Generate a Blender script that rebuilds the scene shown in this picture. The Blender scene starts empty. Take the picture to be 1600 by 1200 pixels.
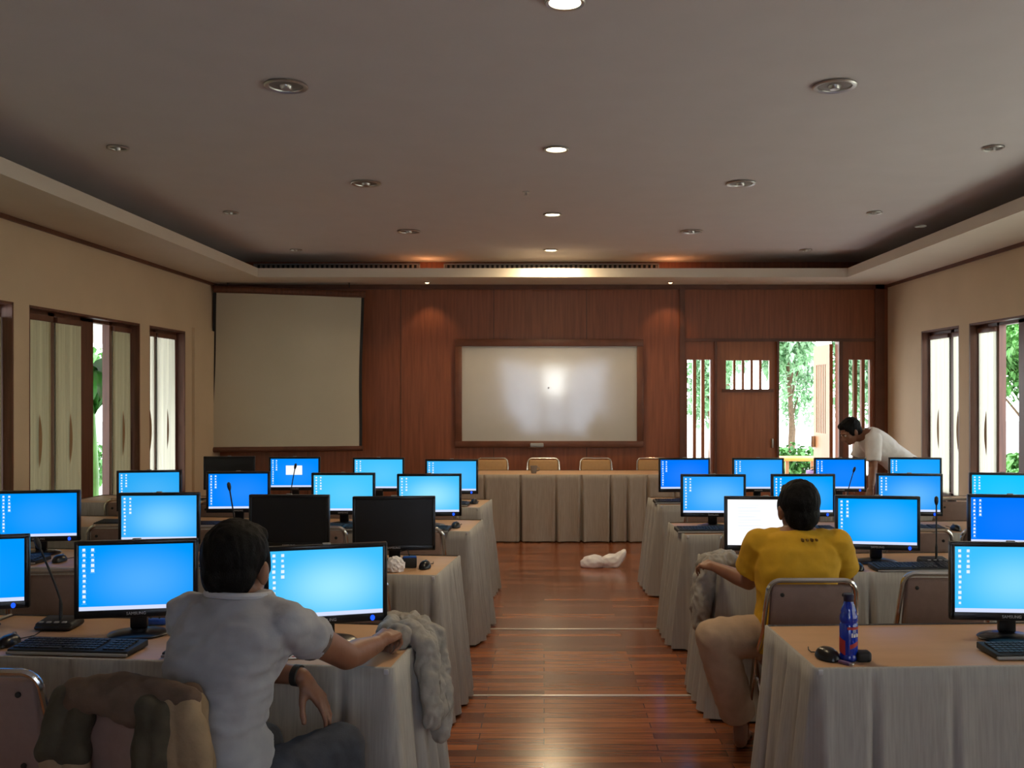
import bpy, bmesh, math, random
from mathutils import Vector, Matrix, noise
random.seed(7)
R = math.radians
V = Vector
scene = bpy.context.scene
COL = scene.collection
F = 1500.0; VX = 850.0; VY = 613.0; H = 1.678          # focal length (px), vanishing point, eye height


def px(x, d):                                            # image column at a depth -> world x
    return (x - VX) * d / F


def pz(y, d):
    return H - (y - VY) * d / F


def lin(r, g, b):
    f = lambda c: (c / 255 / 12.92) if c / 255 <= 0.04045 else ((c / 255 + 0.055) / 1.055) ** 2.4
    return (f(r), f(g), f(b), 1)


# ------------------------------------------------------------------ materials
MATS = {}


class NT:
    def __init__(s, name):
        m = bpy.data.materials.new(name); m.use_nodes = True
        s.m = m; s.t = m.node_tree; s.t.nodes.clear()
        s.out = s.t.nodes.new('ShaderNodeOutputMaterial')
        MATS[name] = m

    def n(s, typ, **kw):
        nd = s.t.nodes.new(typ)
        for k, v in kw.items():
            if k.startswith('i_'):
                nd.inputs[k[2:].replace('_', ' ')].default_value = v
            else:
                setattr(nd, k, v)
        return nd

    def l(s, a, b):
        s.t.links.new(a, b)

    def coord(s, scale=(1, 1, 1), kind='Object'):
        tc = s.n('ShaderNodeTexCoord'); mp = s.n('ShaderNodeMapping')
        mp.inputs['Scale'].default_value = scale
        s.l(tc.outputs[kind], mp.inputs['Vector'])
        return mp.outputs['Vector']

    def ramp(s, fac, stops):
        r = s.n('ShaderNodeValToRGB'); e = r.color_ramp.elements
        while len(e) < len(stops): e.new(0.5)
        for q, (p, c) in zip(e, stops):
            q.position = p; q.color = c
        s.l(fac, r.inputs['Fac'])
        return r.outputs['Color']


def simple(name, col, rough=0.5, metal=0.0, var=0.0, scale=20, stretch=(1, 1, 1), bump=0.0, bscale=None, spec=0.5, sheen=0.0, coat=None):
    t = NT(name)
    b = t.n('ShaderNodeBsdfPrincipled')
    b.inputs['Roughness'].default_value = rough; b.inputs['Metallic'].default_value = metal
    b.inputs['Specular IOR Level'].default_value = spec
    b.inputs['Sheen Weight'].default_value = sheen
    if coat: b.inputs['Coat Weight'].default_value, b.inputs['Coat Roughness'].default_value, b.inputs['Coat IOR'].default_value = coat
    v = t.coord(stretch)
    nz = t.n('ShaderNodeTexNoise', i_Scale=scale, i_Detail=4.0); t.l(v, nz.inputs['Vector'])
    lo = tuple(max(0, c * (1 - var)) for c in col[:3]) + (1,)
    hi = tuple(min(1, c * (1 + var)) for c in col[:3]) + (1,)
    t.l(t.ramp(nz.outputs['Fac'], [(0.3, lo), (0.7, hi)]), b.inputs['Base Color'])
    if bump:
        bp = t.n('ShaderNodeBump', i_Strength=bump, i_Distance=0.01)
        n2 = t.n('ShaderNodeTexNoise', i_Scale=bscale or scale * 3, i_Detail=3.0); t.l(v, n2.inputs['Vector'])
        t.l(n2.outputs['Fac'], bp.inputs['Height']); t.l(bp.outputs['Normal'], b.inputs['Normal'])
    t.l(b.outputs['BSDF'], t.out.inputs['Surface'])
    return t.m


def emit(name, col, strength):
    t = NT(name)
    e = t.n('ShaderNodeEmission', i_Strength=strength); e.inputs['Color'].default_value = col
    t.l(e.outputs['Emission'], t.out.inputs['Surface'])
    return t.m


simple('ceiling_paint', (0.63, 0.60, 0.61, 1), 0.9, var=0.02, scale=3)
simple('soffit_paint', (0.66, 0.59, 0.50, 1), 0.85, var=0.02, scale=3)
simple('wall_paint', (0.60, 0.47, 0.32, 1), 0.85, var=0.04, scale=2, bump=0.05, bscale=60)
simple('rear_paint', (0.45, 0.38, 0.30, 1), 0.85, var=0.04, scale=2)
simple('panel_wood', (0.24, 0.075, 0.032, 1), 0.42, var=0.22, scale=5, stretch=(6, 6, 0.35), bump=0.03)
simple('frame_wood', (0.115, 0.040, 0.022, 1), 0.45, var=0.3, scale=6, stretch=(6, 6, 0.4))
simple('door_wood', (0.34, 0.115, 0.042, 1), 0.4, var=0.2, scale=5, stretch=(6, 6, 0.35))
simple('honey_wood', (0.36, 0.16, 0.055, 1), 0.45, var=0.15, scale=5, stretch=(6, 6, 0.35))
simple('trim_wood', (0.12, 0.045, 0.025, 1), 0.5, var=0.2, scale=6)
simple('table_laminate', (0.54, 0.325, 0.185, 1), 0.45, var=0.05, scale=4, stretch=(1, 4, 1))
simple('chrome', (0.75, 0.74, 0.72, 1), 0.16, 1.0)
simple('brass_chrome', (0.85, 0.68, 0.40, 1), 0.2, 1.0)
simple('mauve_vinyl', (0.27, 0.175, 0.145, 1), 0.5, var=0.06, scale=30, bump=0.05, bscale=300)
simple('dark_vinyl', (0.10, 0.06, 0.05, 1), 0.5, var=0.06, scale=30)
simple('gold_vinyl', (0.42, 0.24, 0.10, 1), 0.5, var=0.06, scale=30)
simple('black_plastic', (0.008, 0.008, 0.010, 1), 0.28, var=0.1)
simple('matte_black', (0.012, 0.012, 0.013, 1), 0.6, var=0.1)
simple('key_black', (0.02, 0.02, 0.022, 1), 0.5)
simple('screen_off', (0.010, 0.010, 0.012, 1), 0.35, var=0.05)
simple('silver_print', (0.6, 0.6, 0.62, 1), 0.35, 0.3)
simple('grey_plastic', (0.30, 0.30, 0.31, 1), 0.5)
simple('blue_plastic', (0.02, 0.10, 0.55, 1), 0.35)
simple('paper_white', (0.78, 0.76, 0.78, 1), 0.7, var=0.04, scale=40)
simple('red_print', (0.45, 0.03, 0.03, 1), 0.5)
simple('dark_print', (0.05, 0.03, 0.01, 1), 0.7)
simple('faded_print', (0.16, 0.085, 0.008, 1), 0.8)
simple('screen_fabric', (0.56, 0.51, 0.39, 1), 0.8, var=0.03, scale=2)
simple('board_enamel', (0.53, 0.51, 0.475, 1), 0.10, var=0.02, scale=5, bump=0.05, bscale=6, spec=1.0, coat=(1.0, 0.075, 1.75))
simple('board_frame', (0.13, 0.045, 0.022, 1), 0.4, var=0.2, scale=6)
simple('metal_strip', (0.72, 0.68, 0.62, 1), 0.35, 0.4)
simple('lamp_metal', (0.55, 0.54, 0.52, 1), 0.3, 0.8)
simple('lamp_dark', (0.22, 0.20, 0.18, 1), 0.5)
simple('grille_fins', (0.22, 0.18, 0.165, 1), 0.5)
simple('bag_plastic', (0.84, 0.82, 0.86, 1), 0.35, var=0.04, bump=0.2, bscale=14)
simple('collar_grey', (0.44, 0.45, 0.50, 1), 0.9, var=0.05)
simple('skin', (0.24, 0.105, 0.060, 1), 0.5, var=0.10, scale=14, bump=0.04, bscale=180)
simple('hair_black', (0.0045, 0.004, 0.0045, 1), 0.6, spec=0.12, var=0.3, scale=60, stretch=(3, 3, 0.6), bump=0.5, bscale=160)
simple('shirt_grey', (0.32, 0.325, 0.36, 1), 0.9, var=0.06, scale=18, bump=0.12, bscale=40, sheen=0.1)
simple('shirt_yellow', (0.60, 0.335, 0.012, 1), 0.85, var=0.06, scale=18, bump=0.12, bscale=40)
simple('shirt_white', (0.74, 0.71, 0.70, 1), 0.85, var=0.03, scale=18, bump=0.1, bscale=40)
simple('jeans', (0.036, 0.041, 0.057, 1), 0.9, var=0.2, scale=30, bump=0.1, bscale=200)
simple('khaki', (0.44, 0.31, 0.21, 1), 0.9, var=0.08, scale=20, bump=0.1, bscale=120)
simple('dull_trousers', (0.14, 0.10, 0.085, 1), 0.9, var=0.1)
simple('jacket_brown', (0.105, 0.066, 0.046, 1), 0.9, var=0.25, scale=16, bump=0.2, bscale=60)
simple('jacket_olive', (0.055, 0.046, 0.030, 1), 0.9, var=0.3, scale=16, bump=0.2, bscale=60)
simple('jacket_tan', (0.27, 0.19, 0.115, 1), 0.9, var=0.12, scale=16, bump=0.2, bscale=60)
simple('bundle_grey', (0.33, 0.31, 0.285, 1), 0.9, var=0.10, scale=12, bump=0.2, bscale=70)
simple('concrete', (0.60, 0.58, 0.55, 1), 0.9, var=0.1, scale=1.5)
simple('lawn', (0.16, 0.30, 0.08, 1), 0.9, var=0.4, scale=3)
simple('leaf_green', (0.10, 0.28, 0.06, 1), 0.55, var=0.5, scale=2)
simple('leaf_washed_out', (0.27, 0.48, 0.26, 1), 0.55, var=0.6, scale=2)  # foliage behind the far wall; overexposed daylight put into the leaf colour
simple('leaf_deep', (0.025, 0.13, 0.015, 1), 0.4, var=0.4, scale=5)
simple('bark', (0.16, 0.10, 0.06, 1), 0.9, var=0.3)
simple('orange_paint', (0.80, 0.30, 0.05, 1), 0.5)
simple('purple_paint', (0.16, 0.08, 0.20, 1), 0.6)
simple('veranda_white', (0.72, 0.70, 0.62, 1), 0.8)
simple('bottle_blue', (0.004, 0.03, 0.40, 1), 0.12, spec=0.8)
simple('bottle_cap', (0.01, 0.012, 0.05, 1), 0.35)
simple('eye_white', (0.6, 0.57, 0.55, 1), 0.2)
emit('lamp_glow', (1.0, 0.86, 0.55, 1), 14)
emit('spot_glow', (1.0, 0.70, 0.40, 1), 5)
emit('led_blue', (0.01, 0.08, 1.0, 1), 1.6)
emit('taskbar', lin(214, 226, 255), 1.0)
emit('icon_white', (0.80, 0.93, 1.0, 1), 1.0)
emit('icon_faint', lin(90, 190, 255), 1.0)
emit('document_white', (0.95, 0.97, 1.0, 1), 1.15)


def make_special():
    # glowing desktop: the colour comes from the monitor, lighter in the middle
    t = NT('screen_on')
    oi = t.n('ShaderNodeObjectInfo'); tc = t.n('ShaderNodeTexCoord')
    sub = t.n('ShaderNodeVectorMath', operation='SUBTRACT'); sub.inputs[1].default_value = (0.56, 0.5, 0.45)
    mul = t.n('ShaderNodeVectorMath', operation='MULTIPLY'); mul.inputs[1].default_value = (1.5, 0, 1.5)
    ln = t.n('ShaderNodeVectorMath', operation='LENGTH')
    t.l(tc.outputs['Generated'], sub.inputs[0]); t.l(sub.outputs[0], mul.inputs[0]); t.l(mul.outputs[0], ln.inputs[0])
    mr = t.n('ShaderNodeMapRange', interpolation_type='SMOOTHSTEP'); mr.inputs['From Min'].default_value = 0.0
    mr.inputs['From Max'].default_value = 0.95; mr.inputs['To Min'].default_value = 1; mr.inputs['To Max'].default_value = 0
    t.l(ln.outputs['Value'], mr.inputs['Value'])
    m = t.n('ShaderNodeMath', operation='MULTIPLY'); t.l(mr.outputs['Result'], m.inputs[0]); t.l(oi.outputs['Alpha'], m.inputs[1])
    mx = t.n('ShaderNodeMix', data_type='RGBA'); t.l(m.outputs[0], mx.inputs[0]); t.l(oi.outputs['Color'], mx.inputs[6])
    mx.inputs[7].default_value = (0.40, 0.86, 1.0, 1)
    e = t.n('ShaderNodeEmission', i_Strength=1.05); t.l(mx.outputs[2], e.inputs['Color'])
    t.l(e.outputs['Emission'], t.out.inputs['Surface'])
    # parquet planks laid across the room
    t = NT('parquet')
    v = t.coord((1, 1, 1))
    bk = t.n('ShaderNodeTexBrick', i_Scale=1.0, offset=0.37)
    bk.inputs['Brick Width'].default_value = 0.85; bk.inputs['Row Height'].default_value = 0.075
    bk.inputs['Mortar Size'].default_value = 0.0022; bk.inputs['Bias'].default_value = 0.0
    bk.inputs['Color1'].default_value = (0.165, 0.046, 0.017, 1); bk.inputs['Color2'].default_value = (0.45, 0.145, 0.047, 1)
    bk.inputs['Mortar'].default_value = (0.03, 0.01, 0.005, 1)
    t.l(v, bk.inputs['Vector'])
    v2 = t.coord((1.2, 18, 1))
    nz = t.n('ShaderNodeTexNoise', i_Scale=3.0, i_Detail=6.0); t.l(v2, nz.inputs['Vector'])
    mx = t.n('ShaderNodeMix', data_type='RGBA', blend_type='MULTIPLY'); mx.inputs[0].default_value = 0.75
    t.l(bk.outputs['Color'], mx.inputs[6])
    t.l(t.ramp(nz.outputs['Fac'], [(0.3, (0.45, 0.42, 0.40, 1)), (0.7, (1.15, 1.1, 1.1, 1))]), mx.inputs[7])
    b = t.n('ShaderNodeBsdfPrincipled'); t.l(mx.outputs[2], b.inputs['Base Color'])
    rr = t.n('ShaderNodeMapRange'); rr.inputs['To Min'].default_value = 0.14; rr.inputs['To Max'].default_value = 0.26
    b.inputs['Coat Weight'].default_value = 0.35; b.inputs['Coat Roughness'].default_value = 0.22
    t.l(nz.outputs['Fac'], rr.inputs['Value']); t.l(rr.outputs['Result'], b.inputs['Roughness'])
    bp = t.n('ShaderNodeBump', i_Strength=0.03, i_Distance=0.002); t.l(bk.outputs['Fac'], bp.inputs['Height']); bp.invert = True
    t.l(bp.outputs['Normal'], b.inputs['Normal'])
    t.l(b.outputs['BSDF'], t.out.inputs['Surface'])
    # woven skirt cloth with fine upright stripes
    for name, c in (('skirt_cloth', (0.385, 0.37, 0.35)), ('head_cloth', (0.36, 0.305, 0.25))):
        t = NT(name)
        v = t.coord((120, 120, 1.5))
        nz = t.n('ShaderNodeTexNoise', i_Scale=1.0, i_Detail=3.0); t.l(v, nz.inputs['Vector'])
        b = t.n('ShaderNodeBsdfPrincipled'); b.inputs['Roughness'].default_value = 0.85
        t.l(t.ramp(nz.outputs['Fac'], [(0.32, tuple(x * 0.89 for x in c) + (1,)), (0.68, tuple(x * 1.08 for x in c) + (1,))]), b.inputs['Base Color'])
        t.l(b.outputs['BSDF'], t.out.inputs['Surface'])
    # see-through woven blinds with upright streaks
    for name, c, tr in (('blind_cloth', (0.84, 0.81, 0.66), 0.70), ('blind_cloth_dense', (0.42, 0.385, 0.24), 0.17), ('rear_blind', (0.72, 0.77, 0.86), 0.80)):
        t = NT(name)
        v = t.coord((30, 30, 0.5))
        nz = t.n('ShaderNodeTexNoise', i_Scale=1.0, i_Detail=4.0); t.l(v, nz.inputs['Vector'])
        cr = t.ramp(nz.outputs['Fac'], [(0.3, tuple(x * 0.78 for x in c) + (1,)), (0.7, tuple(min(1, x * 1.1) for x in c) + (1,))])
        d = t.n('ShaderNodeBsdfDiffuse'); tl = t.n('ShaderNodeBsdfTranslucent'); mx = t.n('ShaderNodeMixShader'); mx.inputs[0].default_value = tr
        t.l(cr, d.inputs['Color']); t.l(cr, tl.inputs['Color']); t.l(d.outputs[0], mx.inputs[1]); t.l(tl.outputs[0], mx.inputs[2])
        t.l(mx.outputs[0], t.out.inputs['Surface'])
    # thin window glass
    t = NT('glass')
    tr = t.n('ShaderNodeBsdfTransparent'); gl = t.n('ShaderNodeBsdfGlossy', i_Roughness=0.02); mx = t.n('ShaderNodeMixShader')
    fr = t.n('ShaderNodeFresnel', i_IOR=1.4)
    t.l(fr.outputs[0], mx.inputs[0]); t.l(tr.outputs[0], mx.inputs[1]); t.l(gl.outputs[0], mx.inputs[2]); t.l(mx.outputs[0], t.out.inputs['Surface'])
    simple('motif_brown', (0.30, 0.19, 0.09, 1), 0.8)


make_special()


# ------------------------------------------------------------------ mesh builder
class MB:
    def __init__(s):
        s.bm = bmesh.new(); s.done = s.bm.faces.layers.int.new('done')

    def mark(s, mi):
        L = s.done
        for f in s.bm.faces:
            if not f[L]:
                f.material_index = mi; f[L] = 1

    def box(s, c, size, bevel=0.0, rot=None, mi=0, seg=2):
        vs = bmesh.ops.create_cube(s.bm, size=1.0)['verts']
        bmesh.ops.scale(s.bm, vec=size, verts=vs)
        if bevel:
            es = list({e for v in vs for e in v.link_edges})
            r = bmesh.ops.bevel(s.bm, geom=es, offset=bevel, segments=seg, profile=0.5, affect='EDGES', clamp_overlap=True)
            vs = list({v for f in s.bm.faces if not f[s.done] for v in f.verts})
        if rot is not None:
            bmesh.ops.transform(s.bm, matrix=rot.to_4x4(), verts=vs)
        bmesh.ops.translate(s.bm, vec=V(c), verts=vs)
        s.mark(mi); return s

    def span(s, a, b, bevel=0.0, mi=0):
        a = V(a); b = V(b)
        return s.box((a + b) / 2, tuple(abs(x) for x in (b - a)), bevel, mi=mi)

    def loft(s, rings, closed=True, cap=True, mi=0):
        """rings: list of lists of points (same count)"""
        bm = s.bm; rv = [[bm.verts.new(p) for p in r] for r in rings]
        n = len(rv[0])
        for a, b in zip(rv, rv[1:]):
            for i in range(n if closed else n - 1):
                j = (i + 1) % n
                try: bm.faces.new((a[i], a[j], b[j], b[i]))
                except ValueError: pass
        if cap and closed:
            bm.faces.new(list(reversed(rv[0]))); bm.faces.new(rv[-1])
        s.mark(mi); return s

    def lathe(s, prof, c=(0, 0, 0), seg=20, mi=0, rot=None, sx=1, sy=1):
        rings = []
        for r, z in prof:
            ring = []
            for i in range(seg):
                a = 2 * math.pi * i / seg
                p = V((max(r, 1e-4) * math.cos(a) * sx, max(r, 1e-4) * math.sin(a) * sy, z))
                if rot is not None: p = rot @ p
                ring.append(p + V(c))
            rings.append(ring)
        return s.loft(rings, mi=mi)

    def tube(s, pts, r, seg=8, mi=0, cap=True):
        pts = [V(p) for p in pts]; n = len(pts); rings = []
        rr = r if isinstance(r, (list, tuple)) else [r] * n
        up = V((0, 0, 1)); prev = None
        for i, p in enumerate(pts):
            t = (pts[min(i + 1, n - 1)] - pts[max(i - 1, 0)]).normalized()
            if prev is None:
                a = up if abs(t.dot(up)) < 0.9 else V((1, 0, 0))
                u = (a - t * a.dot(t)).normalized()
            else:
                u = (prev - t * prev.dot(t)).normalized()
            prev = u; w = t.cross(u)
            rings.append([p + (u * math.cos(2 * math.pi * k / seg) + w * math.sin(2 * math.pi * k / seg)) * rr[i] for k in range(seg)])
        return s.loft(rings, cap=cap, mi=mi)

    def grid(s, fn, nu, nv, mi=0):
        bm = s.bm; vs = [[bm.verts.new(fn(i / nu, j / nv)) for j in range(nv + 1)] for i in range(nu + 1)]
        for i in range(nu):
            for j in range(nv):
                bm.faces.new((vs[i][j], vs[i + 1][j], vs[i + 1][j + 1], vs[i][j + 1]))
        s.mark(mi); return s

    def quad(s, a, b, c, d, mi=0):
        s.bm.faces.new([s.bm.verts.new(p) for p in (a, b, c, d)]); s.mark(mi); return s

    def mesh(s, name, mats, angle=35):
        me = bpy.data.meshes.new(name)
        bmesh.ops.recalc_face_normals(s.bm, faces=s.bm.faces[:])
        s.bm.faces.layers.int.remove(s.done); s.bm.to_mesh(me); s.bm.free()
        for m in ([mats] if isinstance(mats, str) else mats): me.materials.append(MATS[m])
        if angle:
            me.polygons.foreach_set('use_smooth', [True] * len(me.polygons))
            me.set_sharp_from_angle(angle=R(angle))
        return me

    def obj(s, name, mats, parent=None, angle=35, loc=None):
        return link(name, s.mesh(name, mats, angle), parent, loc)


def link(name, me, parent=None, loc=None):
    o = bpy.data.objects.new(name, me); COL.objects.link(o)
    if parent is not None: o.parent = parent
    if loc is not None: o.location = loc
    return o


def tag(o, label=None, cat=None, group=None, kind=None):
    if label: o['label'] = label
    if cat: o['category'] = cat
    if group: o['group'] = group
    if kind: o['kind'] = kind
    return o


def thing(name, label, cat, loc=(0, 0, 0), rz=0.0, group=None):
    o = bpy.data.objects.new(name, None); COL.objects.link(o)
    o.empty_display_size = 0.05; o.location = loc; o.rotation_euler = (0, 0, rz)
    return tag(o, label, cat, group)


def struct(o):
    o['kind'] = 'structure'; return o


def copy_tree(o, parent=None):
    c = o.copy(); COL.objects.link(c)
    if parent is not None: c.parent = parent
    for ch in list(o.children): copy_tree(ch, c)
    return c


class Kind:
    """first use returns the prototype itself, later uses return copies of it"""
    def __init__(s, maker): s.maker = maker; s.root = None; s.used = False

    def place(s, label, loc, rz=0.0, group=None):
        if s.root is None: s.root = s.maker(); o = s.root
        else: o = copy_tree(s.root)
        o.location = loc; o.rotation_euler = (0, 0, rz); o['label'] = label
        if group: o['group'] = group
        return o

# ------------------------------------------------------------------ camera, world
cam = bpy.data.cameras.new('camera'); cam.sensor_width = 36; cam.lens = 36 * F / 1600
cam.shift_x = -(VX - 800) / 1600; cam.shift_y = (VY - 600) / 1600
cam.clip_start = 0.05; cam.clip_end = 200
co = bpy.data.objects.new('camera', cam); COL.objects.link(co)
co.location = (0, 0, H); co.rotation_euler = (R(90), 0, 0); scene.camera = co

w = bpy.data.worlds.new('overcast_sky'); scene.world = w; w.use_nodes = True
t = w.node_tree; t.nodes.clear()
tc = t.nodes.new('ShaderNodeTexCoord'); sp = t.nodes.new('ShaderNodeSeparateXYZ'); rp = t.nodes.new('ShaderNodeValToRGB')
bg = t.nodes.new('ShaderNodeBackground'); wo = t.nodes.new('ShaderNodeOutputWorld')
rp.color_ramp.elements[0].position = 0.0; rp.color_ramp.elements[0].color = (0.95, 0.99, 1.0, 1)
rp.color_ramp.elements[1].position = 0.9; rp.color_ramp.elements[1].color = (0.80, 0.90, 1.0, 1)
t.links.new(tc.outputs['Generated'], sp.inputs[0]); t.links.new(sp.outputs['Z'], rp.inputs['Fac'])
t.links.new(rp.outputs['Color'], bg.inputs['Color']); bg.inputs['Strength'].default_value = SKY = 7.0
t.links.new(bg.outputs[0], wo.inputs['Surface'])

vs = scene.view_settings
vs.view_transform = 'Standard'; vs.look = 'None'; vs.exposure = 0.0; vs.gamma = 1.0; vs.use_curve_mapping = False
scene.cycles.use_denoising = True
scene.cycles.max_bounces = 8; scene.cycles.diffuse_bounces = 5; scene.cycles.transparent_max_bounces = 8
scene.cycles.caustics_reflective = False; scene.cycles.caustics_refractive = False
scene.cycles.sample_clamp_indirect = 6.0

# ------------------------------------------------------------------ room shell
XL, XR, YB, YR = -4.22, 4.44, 12.40, -3.6               # walls: left, right, back (far), rear (behind the camera)
ZC, ZS, ZL = 3.36, 3.067, 3.175                         # ceiling, underside of the soffit, top of its lip
WT = 0.19
SILL, HEAD = 0.50, 2.395
BIG = [(7.87, 10.03), (5.50, 7.64), (3.20, 5.30), (0.90, 3.00), (-1.40, 0.70)]
SMALL = (10.27, 11.30)
struct(MB().span((XL - WT, YR - WT, -0.12), (XR + WT, YB + 0.14, 0)).obj('floor', 'parquet'))
struct(MB().span((XL - WT, YR - WT, ZC), (XR + WT, YB + 0.14, ZC + 0.1)).obj('ceiling', 'ceiling_paint'))


def side_wall(name, x0, x1):
    b = MB(); ys = [YR]
    for a, c in sorted(BIG + [SMALL]): ys += [a, c]
    ys.append(YB)
    for i in range(0, len(ys), 2):
        b.span((x0, ys[i], 0), (x1, ys[i + 1], ZC))
    for a, c in BIG + [SMALL]:
        b.span((x0, a, 0), (x1, c, SILL)); b.span((x0, a, HEAD), (x1, c, ZC))
    return struct(b.obj(name, 'wall_paint'))


side_wall('wall_left', XL - WT, XL); side_wall('wall_right', XR, XR + WT)
# thin corner pilaster on the window wall beside the projection screen
struct(MB().span((XL, 11.50, 0), (XL + 0.035, YB, 2.45)).obj('trim_1', 'wall_paint'))
# rear wall behind the camera: a clear high light between two blinded panes
RO = (-1.35, 1.95, 0.35, 2.6)
b = MB(); b.span((XL, YR - WT, 0), (RO[0], YR, ZC)); b.span((RO[1], YR - WT, 0), (XR, YR, ZC))
b.span((RO[0], YR - WT, 0), (RO[1], YR, RO[2])); b.span((RO[0], YR - WT, RO[3]), (RO[1], YR, ZC))
struct(b.obj('wall_rear', 'rear_paint'))
b = MB(); f_ = lambda x0, x1, z0, z1: b.span((x0, YR - .1, z0), (x1, YR - .03, z1))
f_(RO[0], RO[0] + .07, RO[2], RO[3]); f_(RO[1] - .07, RO[1], RO[2], RO[3]); f_(RO[0] + .07, RO[1] - .07, RO[3] - .07, RO[3]); f_(RO[0] + .07, RO[1] - .07, RO[2], RO[2] + .07)
f_(-.14, -.04, RO[2] + .07, RO[3] - .07); f_(.68, .78, RO[2] + .07, RO[3] - .07); f_(-.04, .68, 1.56, 1.62)
rw = struct(b.obj('window_13', 'frame_wood'))
MB().span((-.04, YR - .07, 1.62), (.68, YR - .066, RO[3] - .07)).obj('pane', 'glass', rw)
MB().span((-.04, YR - .07, RO[2] + .07), (.68, YR - .05, 1.56)).obj('lower_panel', 'rear_blind', rw)
for x0, x1 in ((RO[0] + .07, -.14), (.78, RO[1] - .07)):
    MB().span((x0, YR - .07, RO[2] + .07), (x1, YR - .067, RO[3] - .07)).obj('pane', 'rear_blind', rw)

# far wall: timber panelling with slatted openings and a doorway
S1 = (1.843, 2.166, 0.60, 2.10); LEAF = (2.232, 3.005, 0.0, 2.339); DOOR = (3.034, 3.803, 0.0, 2.339); S2 = (3.935, 4.232, 0.60, 2.10)
YT = YB + 0.14
b = MB(); t_ = HEADZ = 2.339
b.span((XL - WT, YB, 0), (S1[0], YT, ZC)); b.span((S1[0], YB, HEADZ), (XR + WT, YT, ZC))
b.span((S1[0], YB, 0), (S1[1], YT, S1[2])); b.span((S1[0], YB, S1[3]), (S1[1], YT, HEADZ)); b.span((S1[1], YB, 0), (LEAF[0], YT, HEADZ))
b.span((LEAF[1], YB, 0), (DOOR[0], YT, HEADZ)); b.span((DOOR[1], YB, 0), (S2[0], YT, HEADZ))
b.span((S2[0], YB, 0), (S2[1], YT, S2[2])); b.span((S2[0], YB, S2[3]), (S2[1], YT, HEADZ)); b.span((S2[1], YB, 0), (XR + WT, YT, HEADZ))
struct(b.obj('wall_back', 'panel_wood'))
# narrow cover strips of the panelling, the pilaster and the door-head line
b = MB()
for x in (-3.05, -1.85, -0.65, 0.55): b.span((x - .006, YB - .004, 0), (x + .006, YB, ZS))
b.span((1.75, YB - .035, 0), (1.815, YB, ZS)); b.span((1.815, YB - .022, HEADZ - .005), (4.39, YB, HEADZ + .035))
b.span((2.20, YB - .022, 0), (2.232, YB, HEADZ)); b.span((3.006, YB - .022, 0), (3.034, YB, HEADZ)); b.span((3.803, YB - .03, 0), (3.85, YB, HEADZ))
b.span((4.27, YB - .03, 0), (4.39, YB, ZS))
struct(b.obj('trim_2', 'trim_wood'))


def slatted(name, s, n, mat):
    b = MB(); wd = (s[1] - s[0]); g = wd / (n * 2 + (n - 1) * 1.0) ; x = s[0]
    fr = 0.012
    b.span((s[0], YB + .03, s[2]), (s[0] + fr, YB + .10, s[3])); b.span((s[1] - fr, YB + .03, s[2]), (s[1], YB + .10, s[3]))
    for k in range(1, n):
        xx = s[0] + wd * k / n
        b.span((xx - 0.021, YB + .03, s[2]), (xx + 0.021, YB + .10, s[3]))
    return struct(b.obj(name, mat))


slatted('window_11', S1, 3, 'door_wood'); slatted('window_12', S2, 3, 'door_wood')
# closed door leaf with a slatted light
LW = (2.356, 2.918, 1.719, 2.091)
b = MB(); y0, y1 = YB + .035, YB + .085
b.span((LEAF[0], y0, 0.01), (LW[0], y1, LEAF[3])); b.span((LW[1], y0, 0.01), (LEAF[1], y1, LEAF[3]))
b.span((LW[0], y0, 0.01), (LW[1], y1, LW[2])); b.span((LW[0], y0, LW[3]), (LW[1], y1, LEAF[3]))
d1 = struct(b.obj('door_1', 'door_wood'))
b = MB()
for k in range(1, 5):
    xx = LW[0] + (LW[1] - LW[0]) * k / 5; b.span((xx - .016, y0 + .01, LW[2]), (xx + .016, y1 - .01, LW[3]))
b.obj('slat', 'door_wood', d1)
b = MB(); b.span((LW[0] - .05, y0 - .02, LW[2] - .04), (LW[1] + .05, y0, LW[2])); b.obj('ledge', 'trim_wood', d1)
b = MB(); b.box((2.95, y0 - .03, 1.02), (.02, .05, .12), .008); b.obj('handle', 'lamp_metal', d1)
# leaf standing open, swung outward
xo0, xo1 = 3.735, 3.78; ya, yb_ = YT + .02, YT + .76; la, lb, lz0, lz1 = ya + .13, yb_ - .13, 1.13, 2.05
b = MB(); b.span((xo0, ya, .02), (xo1, la, 2.31)); b.span((xo0, lb, .02), (xo1, yb_, 2.31)); b.span((xo0, la, .02), (xo1, lb, lz0)); b.span((xo0, la, lz1), (xo1, lb, 2.31))
d2 = struct(b.obj('door_2', 'honey_wood'))
b = MB()
for k in range(6):
    yy = la + (lb - la) * (k + .5) / 6; b.span((xo0 + .006, yy - .026, lz0), (xo1 - .006, yy + .026, lz1))
b.span((xo0 + .017, la, lz0), (xo1 - .017, lb, lz1)).obj('slat', 'honey_wood', d2)
MB().box((xo0 - .03, yb_ - .07, 1.0), (.06, .03, .16), .01).obj('handle', 'lamp_metal', d2)

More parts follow.
